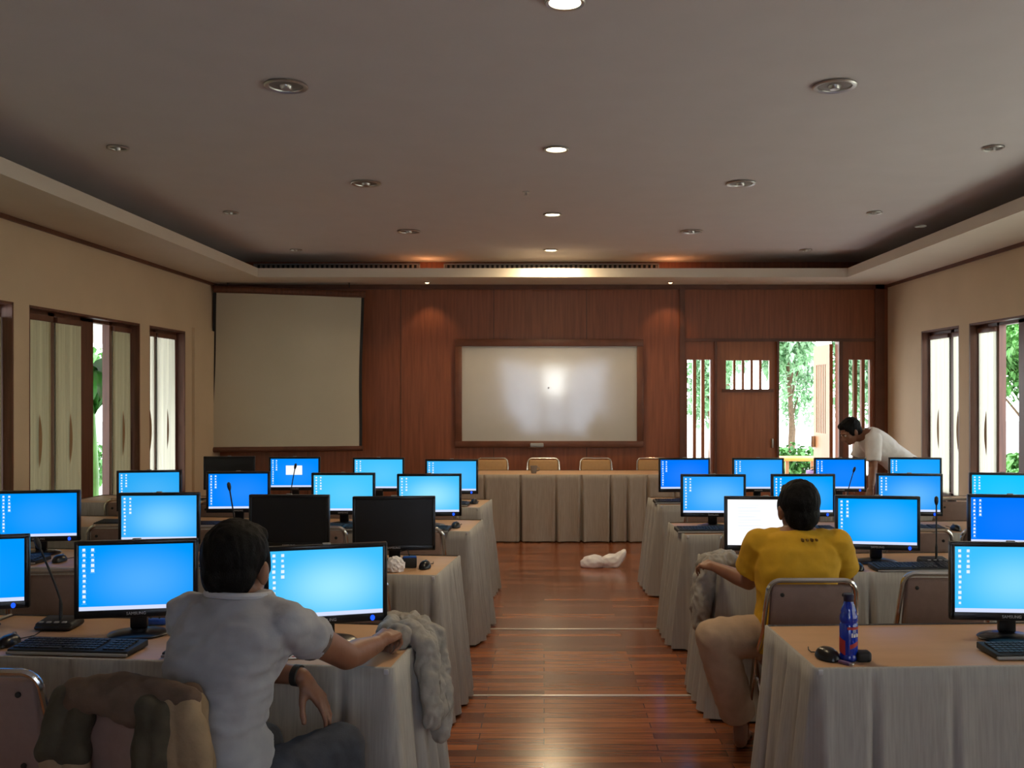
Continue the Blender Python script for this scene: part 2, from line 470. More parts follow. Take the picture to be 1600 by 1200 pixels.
# dropped soffit with lip around the raised ceiling, and a thin brown moulding at the wall top
SXL, SXR, SYB = -3.45, 3.66, 11.575
b = MB()
b.span((XL, YR, ZS), (SXL - .03, YB, ZS + .03)); b.span((SXR + .03, YR, ZS), (XR, YB, ZS + .03)); b.span((SXL - .03, SYB + .03, ZS), (SXR + .03, YB, ZS + .03))
b.span((SXL - .03, YR, ZS), (SXL, SYB, ZL)); b.span((SXR, YR, ZS), (SXR + .03, SYB, ZL)); b.span((SXL - .03, SYB, ZS), (SXR + .03, SYB + .03, ZL))
struct(b.obj('trim_3', 'soffit_paint'))
b = MB(); b.span((XL, YR, ZS - .035), (XL + .025, YB, ZS)); b.span((XR - .025, YR, ZS - .035), (XR, YB, ZS)); b.span((XL + .025, YB - .03, ZS - .06), (XR - .025, YB, ZS))
struct(b.obj('trim_4', 'trim_wood'))
for nm, x0, x1 in (('baseboard_left', XL, XL + .02), ('baseboard_right', XR - .02, XR)):
    struct(MB().span((x0, YR, 0), (x1, YB, .11)).obj(nm, 'trim_wood'))
# pale cover strips let into the floor across the aisle
for nm, y in (('trim_5', 6.80), ('trim_6', 5.31)):
    struct(MB().box((0.2, y, .002), (1.75 if y > 6 else 2.0, .022, .005), .001).obj(nm, 'metal_strip'))


# ------------------------------------------------------------------ side windows and their blinds
def blind_mesh(wd, ht, dense):
    b = MB(); n = max(6, int(wd / .035))
    b.grid(lambda u, v: V((0.006 * math.sin(u * n * math.pi) + .002 * math.sin(u * 7 + v * 3), (u - .5) * wd, v * ht)), n * 2, 6)
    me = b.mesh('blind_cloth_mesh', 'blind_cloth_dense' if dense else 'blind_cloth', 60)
    return me


blinds = 0


def blind(x, ya, yc, dense, label, sgn, group):
    """a hanging cloth panel with a valance and a painted leaf stroke"""
    wd = yc - ya; zt = HEAD - .10; zb = SILL + .03
    t = thing('window_blind', label, 'blind', (x, (ya + yc) / 2, zb), 0, group)
    link('cloth', blind_mesh(wd, zt - zb, dense), t)
    MB().span((-.02, -wd / 2, zt - zb - .005), (.02, wd / 2, zt - zb + .045), .006).obj('valance', 'trim_wood', t)
    b = MB(); hx = sgn * .012; pts = []
    for k in range(13):
        a = k / 12; hw = .028 * math.sin(math.pi * a) ** .8 + .001; z = .50 + .46 * a
        pts.append([V((hx, .02 * math.sin(a * 3) - hw, z)), V((hx, .02 * math.sin(a * 3) + hw, z))])
    for p, q in zip(pts, pts[1:]): b.quad(p[0], p[1], q[1], q[0])
    b.obj('leaf_motif', 'motif_brown', t)
    return t


def window(nm, left, a, c, bars, posts=(), panes=(), sash=None):
    """bars: thin mullions (y0,y1); posts: thick uprights; panes: glazed spans"""
    s = -1 if left else 1; x = XL if left else XR
    xa, xb = x + s * .10, x + s * .17
    b = MB(); o = lambda y0, y1, z0, z1, xa=xa, xb=xb: b.span((xa, y0, z0), (xb, y1, z1))
    o(a, c, HEAD - .05, HEAD); o(a, c, SILL, SILL + .05); o(a, a + .045, SILL, HEAD); o(c - .045, c, SILL, HEAD)
    # timber lining of the opening
    b.span((x + s * .002, a, SILL), (x + s * WT, a + .02, HEAD)); b.span((x + s * .002, c - .02, SILL), (x + s * WT, c, HEAD))
    b.span((x + s * .002, a, HEAD - .02), (x + s * WT, c, HEAD)); b.span((x - s * .03, a, SILL - .02), (x + s * WT, c, SILL))
    for y0, y1 in bars: o(y0, y1, SILL, HEAD)
    for y0, y1 in posts: b.span((x + s * .10, y0, SILL), (xb, y1, HEAD))
    w_ = struct(b.obj(nm, 'frame_wood'))
    for y0, y1 in panes: MB().span((x + s * .150, y0, SILL + .05), (x + s * .153, y1, HEAD - .05)).obj('pane', 'glass', w_)
    return w_


GL, GR = 'dim blinds on the screen-side window wall', 'sunlit blinds on the door-side window wall'
xl, xr = XL - .085, XR + .085
window('window_1', True, 7.87, 10.03, [(8.36, 8.47), (9.54, 9.60)], [(8.94, 9.20)], [(7.9, 8.94), (9.60, 9.98)])
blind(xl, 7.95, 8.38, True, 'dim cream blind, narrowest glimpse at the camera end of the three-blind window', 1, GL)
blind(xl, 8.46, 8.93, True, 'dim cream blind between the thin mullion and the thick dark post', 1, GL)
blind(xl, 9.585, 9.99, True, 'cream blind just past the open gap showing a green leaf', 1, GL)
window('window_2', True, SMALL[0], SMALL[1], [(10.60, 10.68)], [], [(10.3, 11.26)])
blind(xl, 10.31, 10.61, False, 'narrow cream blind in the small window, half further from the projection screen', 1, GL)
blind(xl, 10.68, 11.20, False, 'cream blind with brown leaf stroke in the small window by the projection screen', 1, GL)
window('window_3', False, 7.87, 10.03, [(9.575, 9.62)], [(8.87, 9.18)], [(9.62, 9.98), (7.9, 8.87)])
blind(xr, 9.60, 9.99, False, 'glowing white blind beside the gap with garden greenery', -1, GR)
blind(xr, 7.95, 8.85, False, 'glowing white blind at the edge of the picture, past the thick brown post', -1, GR)
window('window_4', False, SMALL[0], SMALL[1], [(10.62, 10.71)], [], [(10.3, 11.26)])
blind(xr, 10.72, 11.24, False, 'glowing white blind in the small window, half closer to the open door', -1, GR)
blind(xr, 10.31, 10.61, False, 'glowing white narrow blind in the small window, half further from the open door', -1, GR)
k = 5
for left in (True, False):
    for a, c in BIG[1:]:
        m1, m2 = a + (c - a) / 3, a + 2 * (c - a) / 3
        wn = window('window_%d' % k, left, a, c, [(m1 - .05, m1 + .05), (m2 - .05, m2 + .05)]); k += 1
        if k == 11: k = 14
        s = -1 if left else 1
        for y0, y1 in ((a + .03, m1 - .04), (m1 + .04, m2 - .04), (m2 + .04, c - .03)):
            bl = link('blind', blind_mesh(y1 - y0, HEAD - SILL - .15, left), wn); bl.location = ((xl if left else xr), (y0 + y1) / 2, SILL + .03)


def portal(c, size, rot):
    l = bpy.data.lights.new('daylight_portal', 'AREA'); l.shape = 'RECTANGLE'; l.size, l.size_y = size
    l.cycles.is_portal = True
    o = bpy.data.objects.new('daylight_portal', l); COL.objects.link(o); o.location = c; o.rotation_euler = rot


for a, c in BIG + [SMALL]:
    portal((XL - WT - .02, (a + c) / 2, (SILL + HEAD) / 2), (HEAD - SILL, c - a), (0, R(-90), 0))
    portal((XR + WT + .02, (a + c) / 2, (SILL + HEAD) / 2), (HEAD - SILL, c - a), (0, R(90), 0))
portal((3.0, YT + .03, 1.2), (2.5, 2.4), (R(-90), 0, 0))
portal((.3, YR - WT - .02, 1.48), (3.3, 2.25), (R(90), 0, 0))

# ------------------------------------------------------------------ ceiling lights and fittings
def lamp_maker(r, lit):
    def mk():
        t = thing('ceiling_downlight', '', 'ceiling light')
        MB().lathe([(r * .80, -.002), (r, -.002), (r * 1.04, -.010), (r * .98, -.016), (r * .82, -.012), (r * .80, -.004)], seg=28).obj('trim_ring', 'lamp_metal', t)
        MB().lathe([(r * .02, -.005), (r * .55, -.007), (r * .79, -.005), (r * .79, -.0025), (r * .02, -.0025)], seg=28).obj('lamp_face', 'lamp_glow' if lit else 'lamp_dark', t)
        if lit:
            return t
        MB().lathe([(.001, -.03), (r * .22, -.026), (r * .30, -.012), (r * .30, -.006)], seg=14).obj('bulb', 'lamp_metal', t)
        return t
    return mk


def lamp_light(c, power, col, size=.12, kind='AREA', spread=180, spot=60):
    l = bpy.data.lights.new('lamp_light', kind); l.energy = power; l.color = col
    if kind == 'AREA': l.shape = 'DISK'; l.size = size; l.spread = R(spread)
    if kind == 'SPOT': l.spot_size = R(spot); l.spot_blend = 0.6; l.shadow_soft_size = .02
    if kind == 'POINT': l.shadow_soft_size = .03
    o = bpy.data.objects.new('lamp_light', l); COL.objects.link(o); o.location = c
    return o


WARM = (1.0, 0.78, 0.48)
lit = Kind(lamp_maker(.085, True)); gl = 'lit downlights along the middle of the ceiling'
for x, y, s in ((0.09, 4.12, 'cut by the top edge of the picture'), (.085, 6.62, 'largest whole one in view'), (.08, 9.05, 'second from the far lip of the ceiling'), (.08, 11.32, 'beside the far lip of the ceiling'), (.09, 1.6, 'above the camera, out of view')):
    if y < 2: continue
    lit.place('glowing warm round downlight, ' + s, (x, y, ZC), 0, gl)
    lamp_light((x, y, ZC - .03), 19 if y < 11 else 36, WARM)
big = Kind(lamp_maker(.115, False)); gb = 'large unlit ceiling fittings'
for x, y, s in ((-1.41, 5.25, 'screen side, at the camera end'), (1.59, 5.25, 'door side, at the camera end'), (-1.43, 7.7, 'screen side, middle of its line'), (1.58, 7.7, 'door side, middle of its line'), (-1.41, 10.0, 'screen side, at the far end'), (1.54, 10.0, 'door side, at the far end')):
    big.place('large unlit round ceiling fitting, ' + s, (x, y, ZC), 0, gb)
sm = Kind(lamp_maker(.07, False)); gs_ = 'small unlit downlights near the ceiling edges'
for x, y, s in ((-2.92, 6.58, 'screen side, at the camera end'), (3.08, 6.58, 'door side, at the camera end'), (-2.92, 8.95, 'screen side, middle of its line'), (3.08, 8.95, 'door side, middle of its line'), (-2.92, 11.3, 'screen side, by the far lip'), (3.08, 11.3, 'door side, by the far lip')):
    sm.place('small unlit chrome downlight, ' + s, (x, y, ZC), 0, gs_)
sp_ = thing('ceiling_sprinkler', 'tiny metal sprinkler head on ceiling beside the line of lit downlights', 'sprinkler', (px(822, 8.05), 8.05, ZC))
MB().lathe([(.03, 0), (.03, -.008), (.012, -.010), (.012, -.03), (.022, -.032), (.022, -.036), (.002, -.036)], seg=14).obj('nozzle', 'lamp_metal', sp_)


def spot_maker():
    t = thing('soffit_spotlight', '', 'spotlight')
    MB().lathe([(.030, -.001), (.042, -.001), (.044, -.008), (.034, -.012), (.030, -.006)], seg=20).obj('trim_ring', 'lamp_metal', t)
    MB().lathe([(.002, -.022), (.016, -.020), (.026, -.010), (.026, -.002), (.002, -.002)], seg=16).obj('bulb', 'spot_glow', t)
    return t


sk = Kind(spot_maker)
for x, s in ((-1.47, 'between the projection screen and the whiteboard'), (1.59, 'between the whiteboard and the doors')):
    sk.place('small lit spotlight in the far soffit, ' + s, (x, 12.08, ZS), 0, 'lit spotlights in the far soffit')
    o = lamp_light((x, 12.08, ZS - .035), 8, (1.0, 0.60, 0.30), kind='SPOT', spot=80); o.rotation_euler = (R(14), 0, 0)
    lamp_light((x, 12.1, ZS + .14), 1.3, (1.0, 0.42, 0.16), kind='POINT')          # light spilling up from the open lamp can
unl = tag(MB().lathe([(.03, -.001), (.045, -.001), (.045, -.01), (.03, -.012), (.002, -.006)], c=(px(1446, 7.9) - .0, 8.0, ZS), seg=18).obj('soffit_light', 'lamp_dark'), 'small unlit light under the soffit above the door-side windows', 'spotlight')

# air grilles on the far wall above the soffit
def grille(x0, x1, label):
    z0, z1 = 3.235, 3.335; y = YB - .05
    t = thing('air_grille', label, 'air grille', (0, 0, 0), 0, 'air grilles above the far soffit')
    MB().span((x0, y, z1 - .012), (x1, YB, z1)).span((x0, y, z0), (x1, YB, z0 + .012)).span((x0, y, z0), (x0 + .015, YB, z1)).span((x1 - .015, y, z0), (x1, YB, z1)).obj('frame', 'grey_plastic', t)
    MB().span((x0 + .015, YB - .008, z0 + .012), (x1 - .015, YB - .002, z1 - .012)).obj('backing', 'matte_black', t)
    b = MB(); n = int((x1 - x0) / .062)
    for i in range(n):
        xx = x0 + .03 + (x1 - x0 - .06) * i / (n - 1); b.box((xx, y + .022, (z0 + z1) / 2), (.030, .006, z1 - z0 - .026), rot=Matrix.Rotation(R(20), 3, 'Z'))
    b.obj('fin', 'grille_fins', t)


grille(px(396, 12.35), px(656, 12.35), 'long dark air grille high on the far wall above the projection screen')
grille(px(693, 12.35), px(1030, 12.35), 'long dark air grille high on the far wall above the whiteboard')

# ------------------------------------------------------------------ projection screen, whiteboard
yS = 12.16
t = thing('projection_screen', 'large cream pull-down projection screen hanging beside the window wall', 'projection screen', (0, 0, 0))
P = lambda x, y, d=yS: V((px(x, d), d, pz(y, d)))
tl, tr, bl_, br = P(337, 457), P(564, 465), P(331, 699), P(561, 697)


def scr(u, v):
    a = tl.lerp(tr, u); c = bl_.lerp(br, u); p = c.lerp(a, v)
    pinch = math.sin(math.pi * v) ** 2
    p.x += (-.012 if u > .5 else .018) * pinch * abs(u - .5) * 2
    p.y += .018 * math.sin(u * 6 + v * 2) * v + .05 * (1 - v) * 0 + .012 * math.sin(u * 14 - v * 5) * (0.3 + .7 * v)
    return p


MB().grid(scr, 36, 24).obj('fabric', 'screen_fabric', t)
bk = V((0, .006, 0))
for u0, u1 in ((-.022, 0.0), (1.0, 1.02)):
    MB().grid(lambda u, v, u0=u0, u1=u1: scr(u0 + (u1 - u0) * u, v) + bk, 2, 24).obj('black_border', 'matte_black', t)
d0 = (br - bl_).normalized()
MB().tube([bl_ - d0 * .06 + V((0, 0, -.03)), br + d0 * .05 + V((0, 0, -.03))], .033, 12).obj('bottom_bar', 'trim_wood', t)
d1_ = (tr - tl).normalized()
MB().tube([tl - d1_ * .02 + V((0, .01, .045)), tr + d1_ * .05 + V((0, .01, .045))], .045, 12).obj('roller_case', 'frame_wood', t)
b = MB()
for x in (tl.x + .15, tr.x - .15): b.tube([(x, yS + .01, ZS), (x, yS + .01, tl.z + .06)], .006, 6)
b.obj('hanger', 'matte_black', t)

t = thing('whiteboard', 'long white glossy whiteboard in a dark wood frame on the far wall', 'whiteboard', (0, 0, 0))
yW = YB - .02; wx0, wx1, wz0, wz1 = px(722, yW), px(995, yW), pz(689, yW), pz(541, yW)
MB().grid(lambda u, v: V((wx0 + (wx1 - wx0) * u, yW - .002 + .0012 * math.sin(u * 9) * math.sin(v * 4), wz0 + (wz1 - wz0) * v)), 40, 20).obj('writing_surface', 'board_enamel', t)
fx0, fx1, fz0, fz1 = px(711, yW), px(1005, yW), pz(699, yW), pz(530, yW); y0 = YB - .05
MB().span((fx0, y0, wz1), (fx1, YB, fz1), .008).span((fx0, y0, fz0), (fx1, YB, wz0), .008).span((fx0, y0, wz0), (wx0, YB, wz1), .008).span((wx1, y0, wz0), (fx1, YB, wz1), .008).obj('frame', 'board_frame', t)
MB().lathe([(.012, 0), (.012, .006), (.001, .008)], c=(px(857, yW), yW - .004, pz(606, yW)), seg=12, rot=Matrix.Rotation(R(90), 3, 'X')).obj('dark_spot', 'grey_plastic', t)
e = tag(MB().box((px(839, yW), y0 - .029, pz(697, yW) + .016), (.17, .05, .05), .01).obj('board_eraser', 'grey_plastic'), 'small grey eraser sitting on the bottom rail of the whiteboard', 'eraser')
MB().box((px(839, yW), y0 - .03, pz(697, yW) - .018), (.20, .06, .008), .002).obj('pen_ledge', 'board_frame', t)

# ------------------------------------------------------------------ tables with pleated skirts
def skirt(L, D, rnd, inner=None, zt=.752, flare=.07, pl=1.0):
    """cloth hung round a table top: front edge along local x at y=0, depth D; pleats grow downwards"""
    pts = []; r = .03
    def run(a, b):
        n = max(2, int((b - a).length / .012))
        for i in range(n): pts.append((a.lerp(b, i / n), (b - a).normalized()))
    c = [V((0, 0)), V((L, 0)), V((L, D)), V((0, D))]
    for i in range(4): run(c[i], c[(i + 1) % 4])
    n = len(pts); ctr = V((L / 2, D / 2))
    per = 2 * (L + D); pos = []; s = 0
    pleats = []
    while s < per:
        pleats.append((s, rnd.uniform(.5, 1.0))); s += rnd.uniform(.16, .42) if D < s % per < L or s < L else rnd.uniform(.10, .18)
    ph = rnd.uniform(0, 6)
    def off(s, t, side):
        o = .007 * math.sin(s * 23 + ph) * t
        for q, k in pleats:
            d_ = abs(s - q)
            if d_ < .06: o -= .075 * k * t * math.exp(-(d_ / .011) ** 2) - .016 * k * t * math.exp(-((d_ - .03) / .014) ** 2)
        if side: o += .018 * math.sin(s * 42 + ph) * t
        return o * pl
    rows = 12; rings = []; s = 0; arc = []
    for i, (p, d) in enumerate(pts):
        arc.append(s); s += (pts[(i + 1) % n][0] - p).length
    for j in range(rows + 1):
        t = j / rows; ring = []
        for i, (p, d) in enumerate(pts):
            nrm = V((d.y, -d.x)); pd = pts[i - 1][1]
            if (pd - d).length > .1: nrm = (nrm + V((pd.y, -pd.x))).normalized() * .9
            side = abs(d.y) > .5
            k = flare * t * (1.0 if side else .6) + off(arc[i], t ** .7, side)
            z = zt * (1 - t) + .012 * t
            q = p + nrm * (k + .012)
            if inner == 'L': q.x = max(q.x, -.008)
            if inner == 'R': q.x = min(q.x, L + .008)
            ring.append(V((q.x, q.y, z)))
        rings.append(ring)
    # turned-over hem lying on the table edge
    top = [V(((p.x - ctr.x) * .985 + ctr.x, (p.y - ctr.y) * .95 + ctr.y, zt + .002)) for p, d in pts]
    lip = [V(((p.x - ctr.x) * 1.0 + ctr.x, (p.y - ctr.y) * 1.0 + ctr.y, zt + .003)) for p, d in pts]
    b = MB(); b.loft([lip] + rings, cap=False)
    return b


TABLES = {}
TX = (-.03,)


def row_frame(side, row):
    d0 = {'L': {1: 3.225, 2: 4.85, 3: 6.38, 4: 7.70}, 'R': {1: 3.22, 2: 4.90, 3: 6.23, 4: 7.86}}[side][row]
    x0 = {'L': {1: -.515, 2: -.545, 3: -.50, 4: -.52}, 'R': {1: .912, 2: .915, 3: .918, 4: .95}}[side][row]
    a = R(2.5 if side == 'R' else 4.5 if row == 3 else 6.0)
    return x0, d0, a


def front_d(side, row, x):                                # depth of a row's front edge at world x
    x0, d0, a = row_frame(side, row)
    return d0 + abs(x - x0) * math.tan(a)


ROWN = {('L', 1): 'the grey-shirted man', ('L', 2): 'the row ahead of the grey-shirted man', ('L', 3): 'the third screen-side row', ('L', 4): 'the screen-side row by the head table',
        ('R', 1): 'the blue bottle', ('R', 2): 'the yellow-shirted man', ('R', 3): 'the row ahead of the yellow-shirted man', ('R', 4): 'the door-side row by the head table'}


def table(name, label, x0, y0, L, D, rz, seed, group, cloth='skirt_cloth', flare=.07, clips=True, inner=None):
    t = thing(name, label, 'table', (x0, y0, 0), rz, group)
    MB().span((0, 0, .722), (L, D, .750), .004).obj('tabletop', 'table_laminate', t)
    rn = random.Random(seed)
    skirt(L, D, rn, inner, flare=flare, pl=1.7 if name == 'head_table' else 1.0).obj('table_skirt', cloth, t, angle=80)
    for lx in (.08, L - .08):
        for ly in (.08, D - .08): MB().tube([(lx, ly, 0), (lx, ly, .722)], .014, 8).obj('leg', 'chrome', t)
    if clips:
        for lx in (.012, L - .012): MB().box((lx, -.014, .742), (.016, .006, .018), .002).obj('skirt_clip', 'silver_print', t)
    return t


D_T = .59
for side in 'LR':
    for row in (1, 2, 3, 4):
        x0, d0, a = row_frame(side, row)
        Lt = 1.76 if side == 'L' else 1.66
        for k in (0, 1):
            if side == 'L':
                ax = V((-math.cos(a), math.sin(a))); o = V((x0, d0)) + ax * (Lt * (k + 1) + .022 * k); rz = -a
            else:
                ax = V((math.cos(a), math.sin(a))); o = V((x0, d0)) + ax * ((Lt + .022) * k); rz = a
            where = {('L', 1): 'in front of the grey-shirted man', ('L', 2): 'one row ahead of the grey-shirted man', ('L', 3): 'two rows ahead of the grey-shirted man', ('L', 4): 'fourth screen-side row, by the head table',
                     ('R', 1): 'carrying the blue bottle' if k == 0 else 'in line with the blue bottle table', ('R', 2): 'in front of the yellow-shirted man', ('R', 3): 'one row ahead of the yellow-shirted man', ('R', 4): 'fourth door-side row, by the head table'}[(side, row)]
            lab = 'grey-skirted table %s, %s' % (('aisle end' if k == 0 else 'window end'), where)
            table('training_table', lab, o.x, o.y, Lt, D_T, rz, hash((row, k)) % 97 + (50 if side == 'L' else 0), 'skirted training tables in rows', inner=('R' if (side == 'L') == (k == 1) else 'L'))
table('head_table', 'long skirted head table across the aisle below the whiteboard', -1.02, 10.78, 2.60, .62, 0, 5, None, 'head_cloth', .07, False)


# ------------------------------------------------------------------ chairs
def chair_maker(pad):
    def mk():
        t = thing('stacking_chair', '', 'chair')            # faces +y, back at y=0
        hw = .205; zt = .852; r = .0115
        arc = [(-hw + .012 + .055 - .055 * math.cos(R(q)), zt - .055 + .055 * math.sin(R(q))) for q in range(0, 91, 15)]
        left = [(-hw - .012, .345, 0.0), (-hw - .006, .14, .47), (-hw, .02, .62), (-hw + .006, -.005, .72)]
        pts = left + [(x, -.012 - (z - .72) * .16, z) for x, z in arc]
        pts = pts + [(-x, y, z) for x, y, z in reversed(pts)]
        MB().tube(pts, r, 10).obj('front_frame', 'chrome', t)
        b = MB()
        rp = [(-hw + .018, -.06, 0), (-hw + .018, .10, .25), (-hw + .018, .26, .425), (-hw + .05, .31, .432)]
        b.tube(rp + [(-x, y, z) for x, y, z in reversed(rp)], .0105, 10)
        b.tube([(-hw + .018, .0, .095), (hw - .018, .0, .095)], .008, 8)
        b.obj('rear_frame', 'chrome', t)
        b = MB(); n = 12
        b.box((0, 0, 0), (.376, .034, .30), .016, seg=3)
        for v in b.bm.verts:
            v.co.y -= (v.co.z) * .13; v.co.y -= .016 * (1 - (v.co.x / .19) ** 2)
            if v.co.z > .05: v.co.x *= 1 - .12 * ((v.co.z - .05) / .1) ** 2 * .5
            v.co.z += .682; v.co.y += .002
        bk = b.obj('backrest', pad, t)
        for x in (-.135, .135):
            for z in (.79, .57): MB().lathe([(.009, 0), (.009, .004), (.004, .007)], c=(x, -.030 - (z - .682) * .13, z), seg=10, rot=Matrix.Rotation(R(90), 3, 'X')).obj('bolt', 'matte_black', bk)
        b = MB(); b.box((0, .20, .452), (.385, .385, .045), .018, seg=3)
        b.obj('seat', pad, t)
        return t
    return mk


ch = Kind(chair_maker('mauve_vinyl')); GC = 'chrome-framed mauve stacking chairs'
CH = []


def chair_at(xp, d, label, rz=0.0):
    o = ch.place('mauve stacking chair with chrome frame, ' + label, (px(xp, d), d, 0), rz, GC)
    CH.append(o); return o


# screen side, from the grey-shirted man's row onwards
chair_at(-26, 2.87, 'empty, beside the chair draped with a jacket', R(-3))
CJ = chair_at(216, 2.62, 'draped with a brown jacket, holding the grey-shirted man', R(-10))
for x, s in ((82, 'behind the table microphone, pushed to the second screen-side row'), (240, 'mostly hidden by the monitor beside the grey-shirted man'), (537, 'peeking out behind the bright monitor of the grey-shirted man')):
    X = px(x, 4.4); chair_at(x, front_d('L', 2, X) - .56, s, R(4))
for x, s in ((190, 'third screen-side row, end by the window wall'), (330, 'third screen-side row, second from the window wall'), (492, 'third screen-side row, behind the two switched-off monitors'), (643, 'third screen-side row, aisle end')):
    X = px(x, 5.8); chair_at(x, front_d('L', 3, X) - .56, s, R(4))
for x, s in ((207, 'fourth screen-side row, end by the window wall'), (352, 'fourth screen-side row, second from the window wall'), (512, 'fourth screen-side row, second from the aisle'), (672, 'fourth screen-side row, aisle end')):
    X = px(x, 7.2); chair_at(x, front_d('L', 4, X) - .56, s, R(4))
CY = chair_at(1266, 4.25, 'holding the yellow-shirted man')
chair_at(1474, 4.40, 'empty, next to the yellow-shirted man', R(-2))
for x, s in ((1178, 'ahead of the white-screened monitor'), (1310, 'directly ahead of the yellow-shirted man'), (1434, 'behind the microphone in the third door-side row'), (1551, 'third door-side row, end by the window wall')):
    X = px(x, 5.7); chair_at(x, front_d('R', 3, X) - .50, s, R(-2))
for x, s in ((1112, 'fourth door-side row, aisle end'), (1238, 'fourth door-side row, second from the aisle'), (1366, 'fourth door-side row, third from the aisle'), (1500, 'fourth door-side row, silhouetted against the bright window')):
    X = px(x, 7.3); chair_at(x, front_d('R', 4, X) - .50, s, R(-2))
hc = Kind(chair_maker('gold_vinyl'))
for x, s in ((769, 'first from the projection screen'), (849, 'behind the small dark cup'), (931, 'third from the projection screen'), (1020, 'at the door-side end')):
    d = 12.0; hc.place('tan chair with shiny frame behind the head table, ' + s, (px(x, d), d, 0), R(180), 'chairs behind the head table')


# ------------------------------------------------------------------ monitors
def text_mesh(body, size, depth=.0006):
    cu = bpy.data.curves.new('lettering', 'FONT'); cu.body = body; cu.size = size; cu.extrude = depth; cu.align_x = 'CENTER'; cu.align_y = 'CENTER'
    cu.resolution_u = 2
    o = bpy.data.objects.new('lettering', cu); COL.objects.link(o)
    dg = bpy.context.evaluated_depsgraph_get()
    me = bpy.data.meshes.new_from_object(o.evaluated_get(dg)); bpy.data.objects.remove(o)
    me.transform(Matrix.Rotation(R(90), 4, 'X'))
    me.materials.clear()
    return me


LOGO = text_mesh('SAMSUNG', .0155); LOGO.materials.append(MATS['silver_print'])
MW, MH, MZ0 = .443, .292, .072                           # outer width, height, bottom above table


def monitor_maker(mode):
    def mk():
        t = thing('desktop_monitor', '', 'monitor')          # screen faces -y, base centre at origin
        zc = MZ0 + MH / 2
        b = MB()
        # bezel ring around a recessed panel
        w2, bw, bt, bb = MW / 2, .017, .017, .030
        b.span((-w2, -.022, MZ0), (w2, .008, MZ0 + bb), .004).span((-w2, -.022, MZ0 + MH - bt), (w2, .008, MZ0 + MH), .004)
        b.span((-w2, -.022, MZ0 + .004), (-w2 + bw, .008, MZ0 + MH - .004), .004).span((w2 - bw, -.022, MZ0 + .004), (w2, .008, MZ0 + MH - .004), .004)
        bez = b.obj('bezel', 'black_plastic', t)
        b = MB(); b.span((-w2 + .006, -.004, MZ0 + .006), (w2 - .006, .018, MZ0 + MH - .006), .006)
        b.loft([[V((x * k, y, zc + z * k2)) for x, z in ((-.2, -.125), (.2, -.125), (.2, .125), (-.2, .125))] for k, k2, y in ((1, 1, .018), (.62, .62, .052), (.5, .5, .056))])
        b.obj('back_shell', 'matte_black', t)
        sw, s0, s1 = w2 - bw, MZ0 + bb, MZ0 + MH - bt; y = -.0165
        b = MB()
        if mode == 'off':
            b.quad((-sw, y, s0), (sw, y, s0), (sw, y, s1), (-sw, y, s1)); b.obj('screen', 'screen_off', t, angle=0)
        else:
            b.quad((-sw, y, s0), (sw, y, s0), (sw, y, s1), (-sw, y, s1), mi=2 if mode == 'white' else 0)
            if mode != 'white':
                th = .0145; yy = y - .0006
                b.quad((-sw, yy, s0), (sw, yy, s0), (sw, yy, s0 + th), (-sw, yy, s0 + th), mi=1)
                rn = random.Random(3)
                for col in range(2):
                    for k in range(11 if col == 0 else 5):
                        cx = -sw + .018 + col * .030 + rn.uniform(-.001, .001); cz = s1 - .016 - k * .0195; hs = .0042 + rn.uniform(0, .0018)
                        mi = 3
                        b.quad((cx - hs, yy, cz - hs), (cx + hs, yy, cz - hs), (cx + hs, yy, cz + hs), (cx - hs, yy, cz + hs), mi=mi)
                        b.quad((cx - .009, yy, cz - .0095), (cx + .009, yy, cz - .0095), (cx + .009, yy, cz - .0072), (cx - .009, yy, cz - .0072), mi=4)
                if mode == 'dialog':
                    b.quad((-.075, yy, zc - .01), (.065, yy, zc - .01), (.065, yy, zc + .07), (-.075, yy, zc + .07), mi=2)
            else:
                yy = y - .0006
                rn = random.Random(4)
                for k in range(9):
                    z = s1 - .03 - k * .016; b.quad((-.15, yy, z), (-.15 + rn.uniform(.08, .2), yy, z), (-.03, yy, z + .002), (-.15, yy, z + .002), mi=1)
            b.obj('screen', ['screen_on', 'taskbar', 'document_white', 'icon_white', 'icon_faint'], t, angle=0)
        lg = link('logo', LOGO, bez, (0.0, -.0228, MZ0 + .015))
        if mode != 'off':
            MB().lathe([(.0105, 0), (.0105, .002), (.004, .003)], c=(w2 - .055, -.0225, MZ0 + .014), seg=16, rot=Matrix.Rotation(R(90), 3, 'X'), sx=.8, sy=1).obj('power_light', 'led_blue', bez)
        MB().box((0.0, -.012, MZ0 + MH + .002), (.030, .014, .008), .002).obj('webcam_clip', 'grey_plastic', t)
        b = MB(); b.span((-.032, .012, .02), (.032, .040, MZ0 + .10), .008); b.obj('neck', 'black_plastic', t)
        MB().lathe([(.001, .022), (.055, .020), (.105, .010), (.112, .004), (.108, 0), (.001, 0)], c=(0, .01, 0), seg=28, sy=.82).obj('base', 'black_plastic', t)
        return t
    return mk


mon = {m: Kind(monitor_maker(m)) for m in ('on', 'off', 'white', 'dialog')}
GM = 'black desktop monitors on the training tables'
ZT = .7535


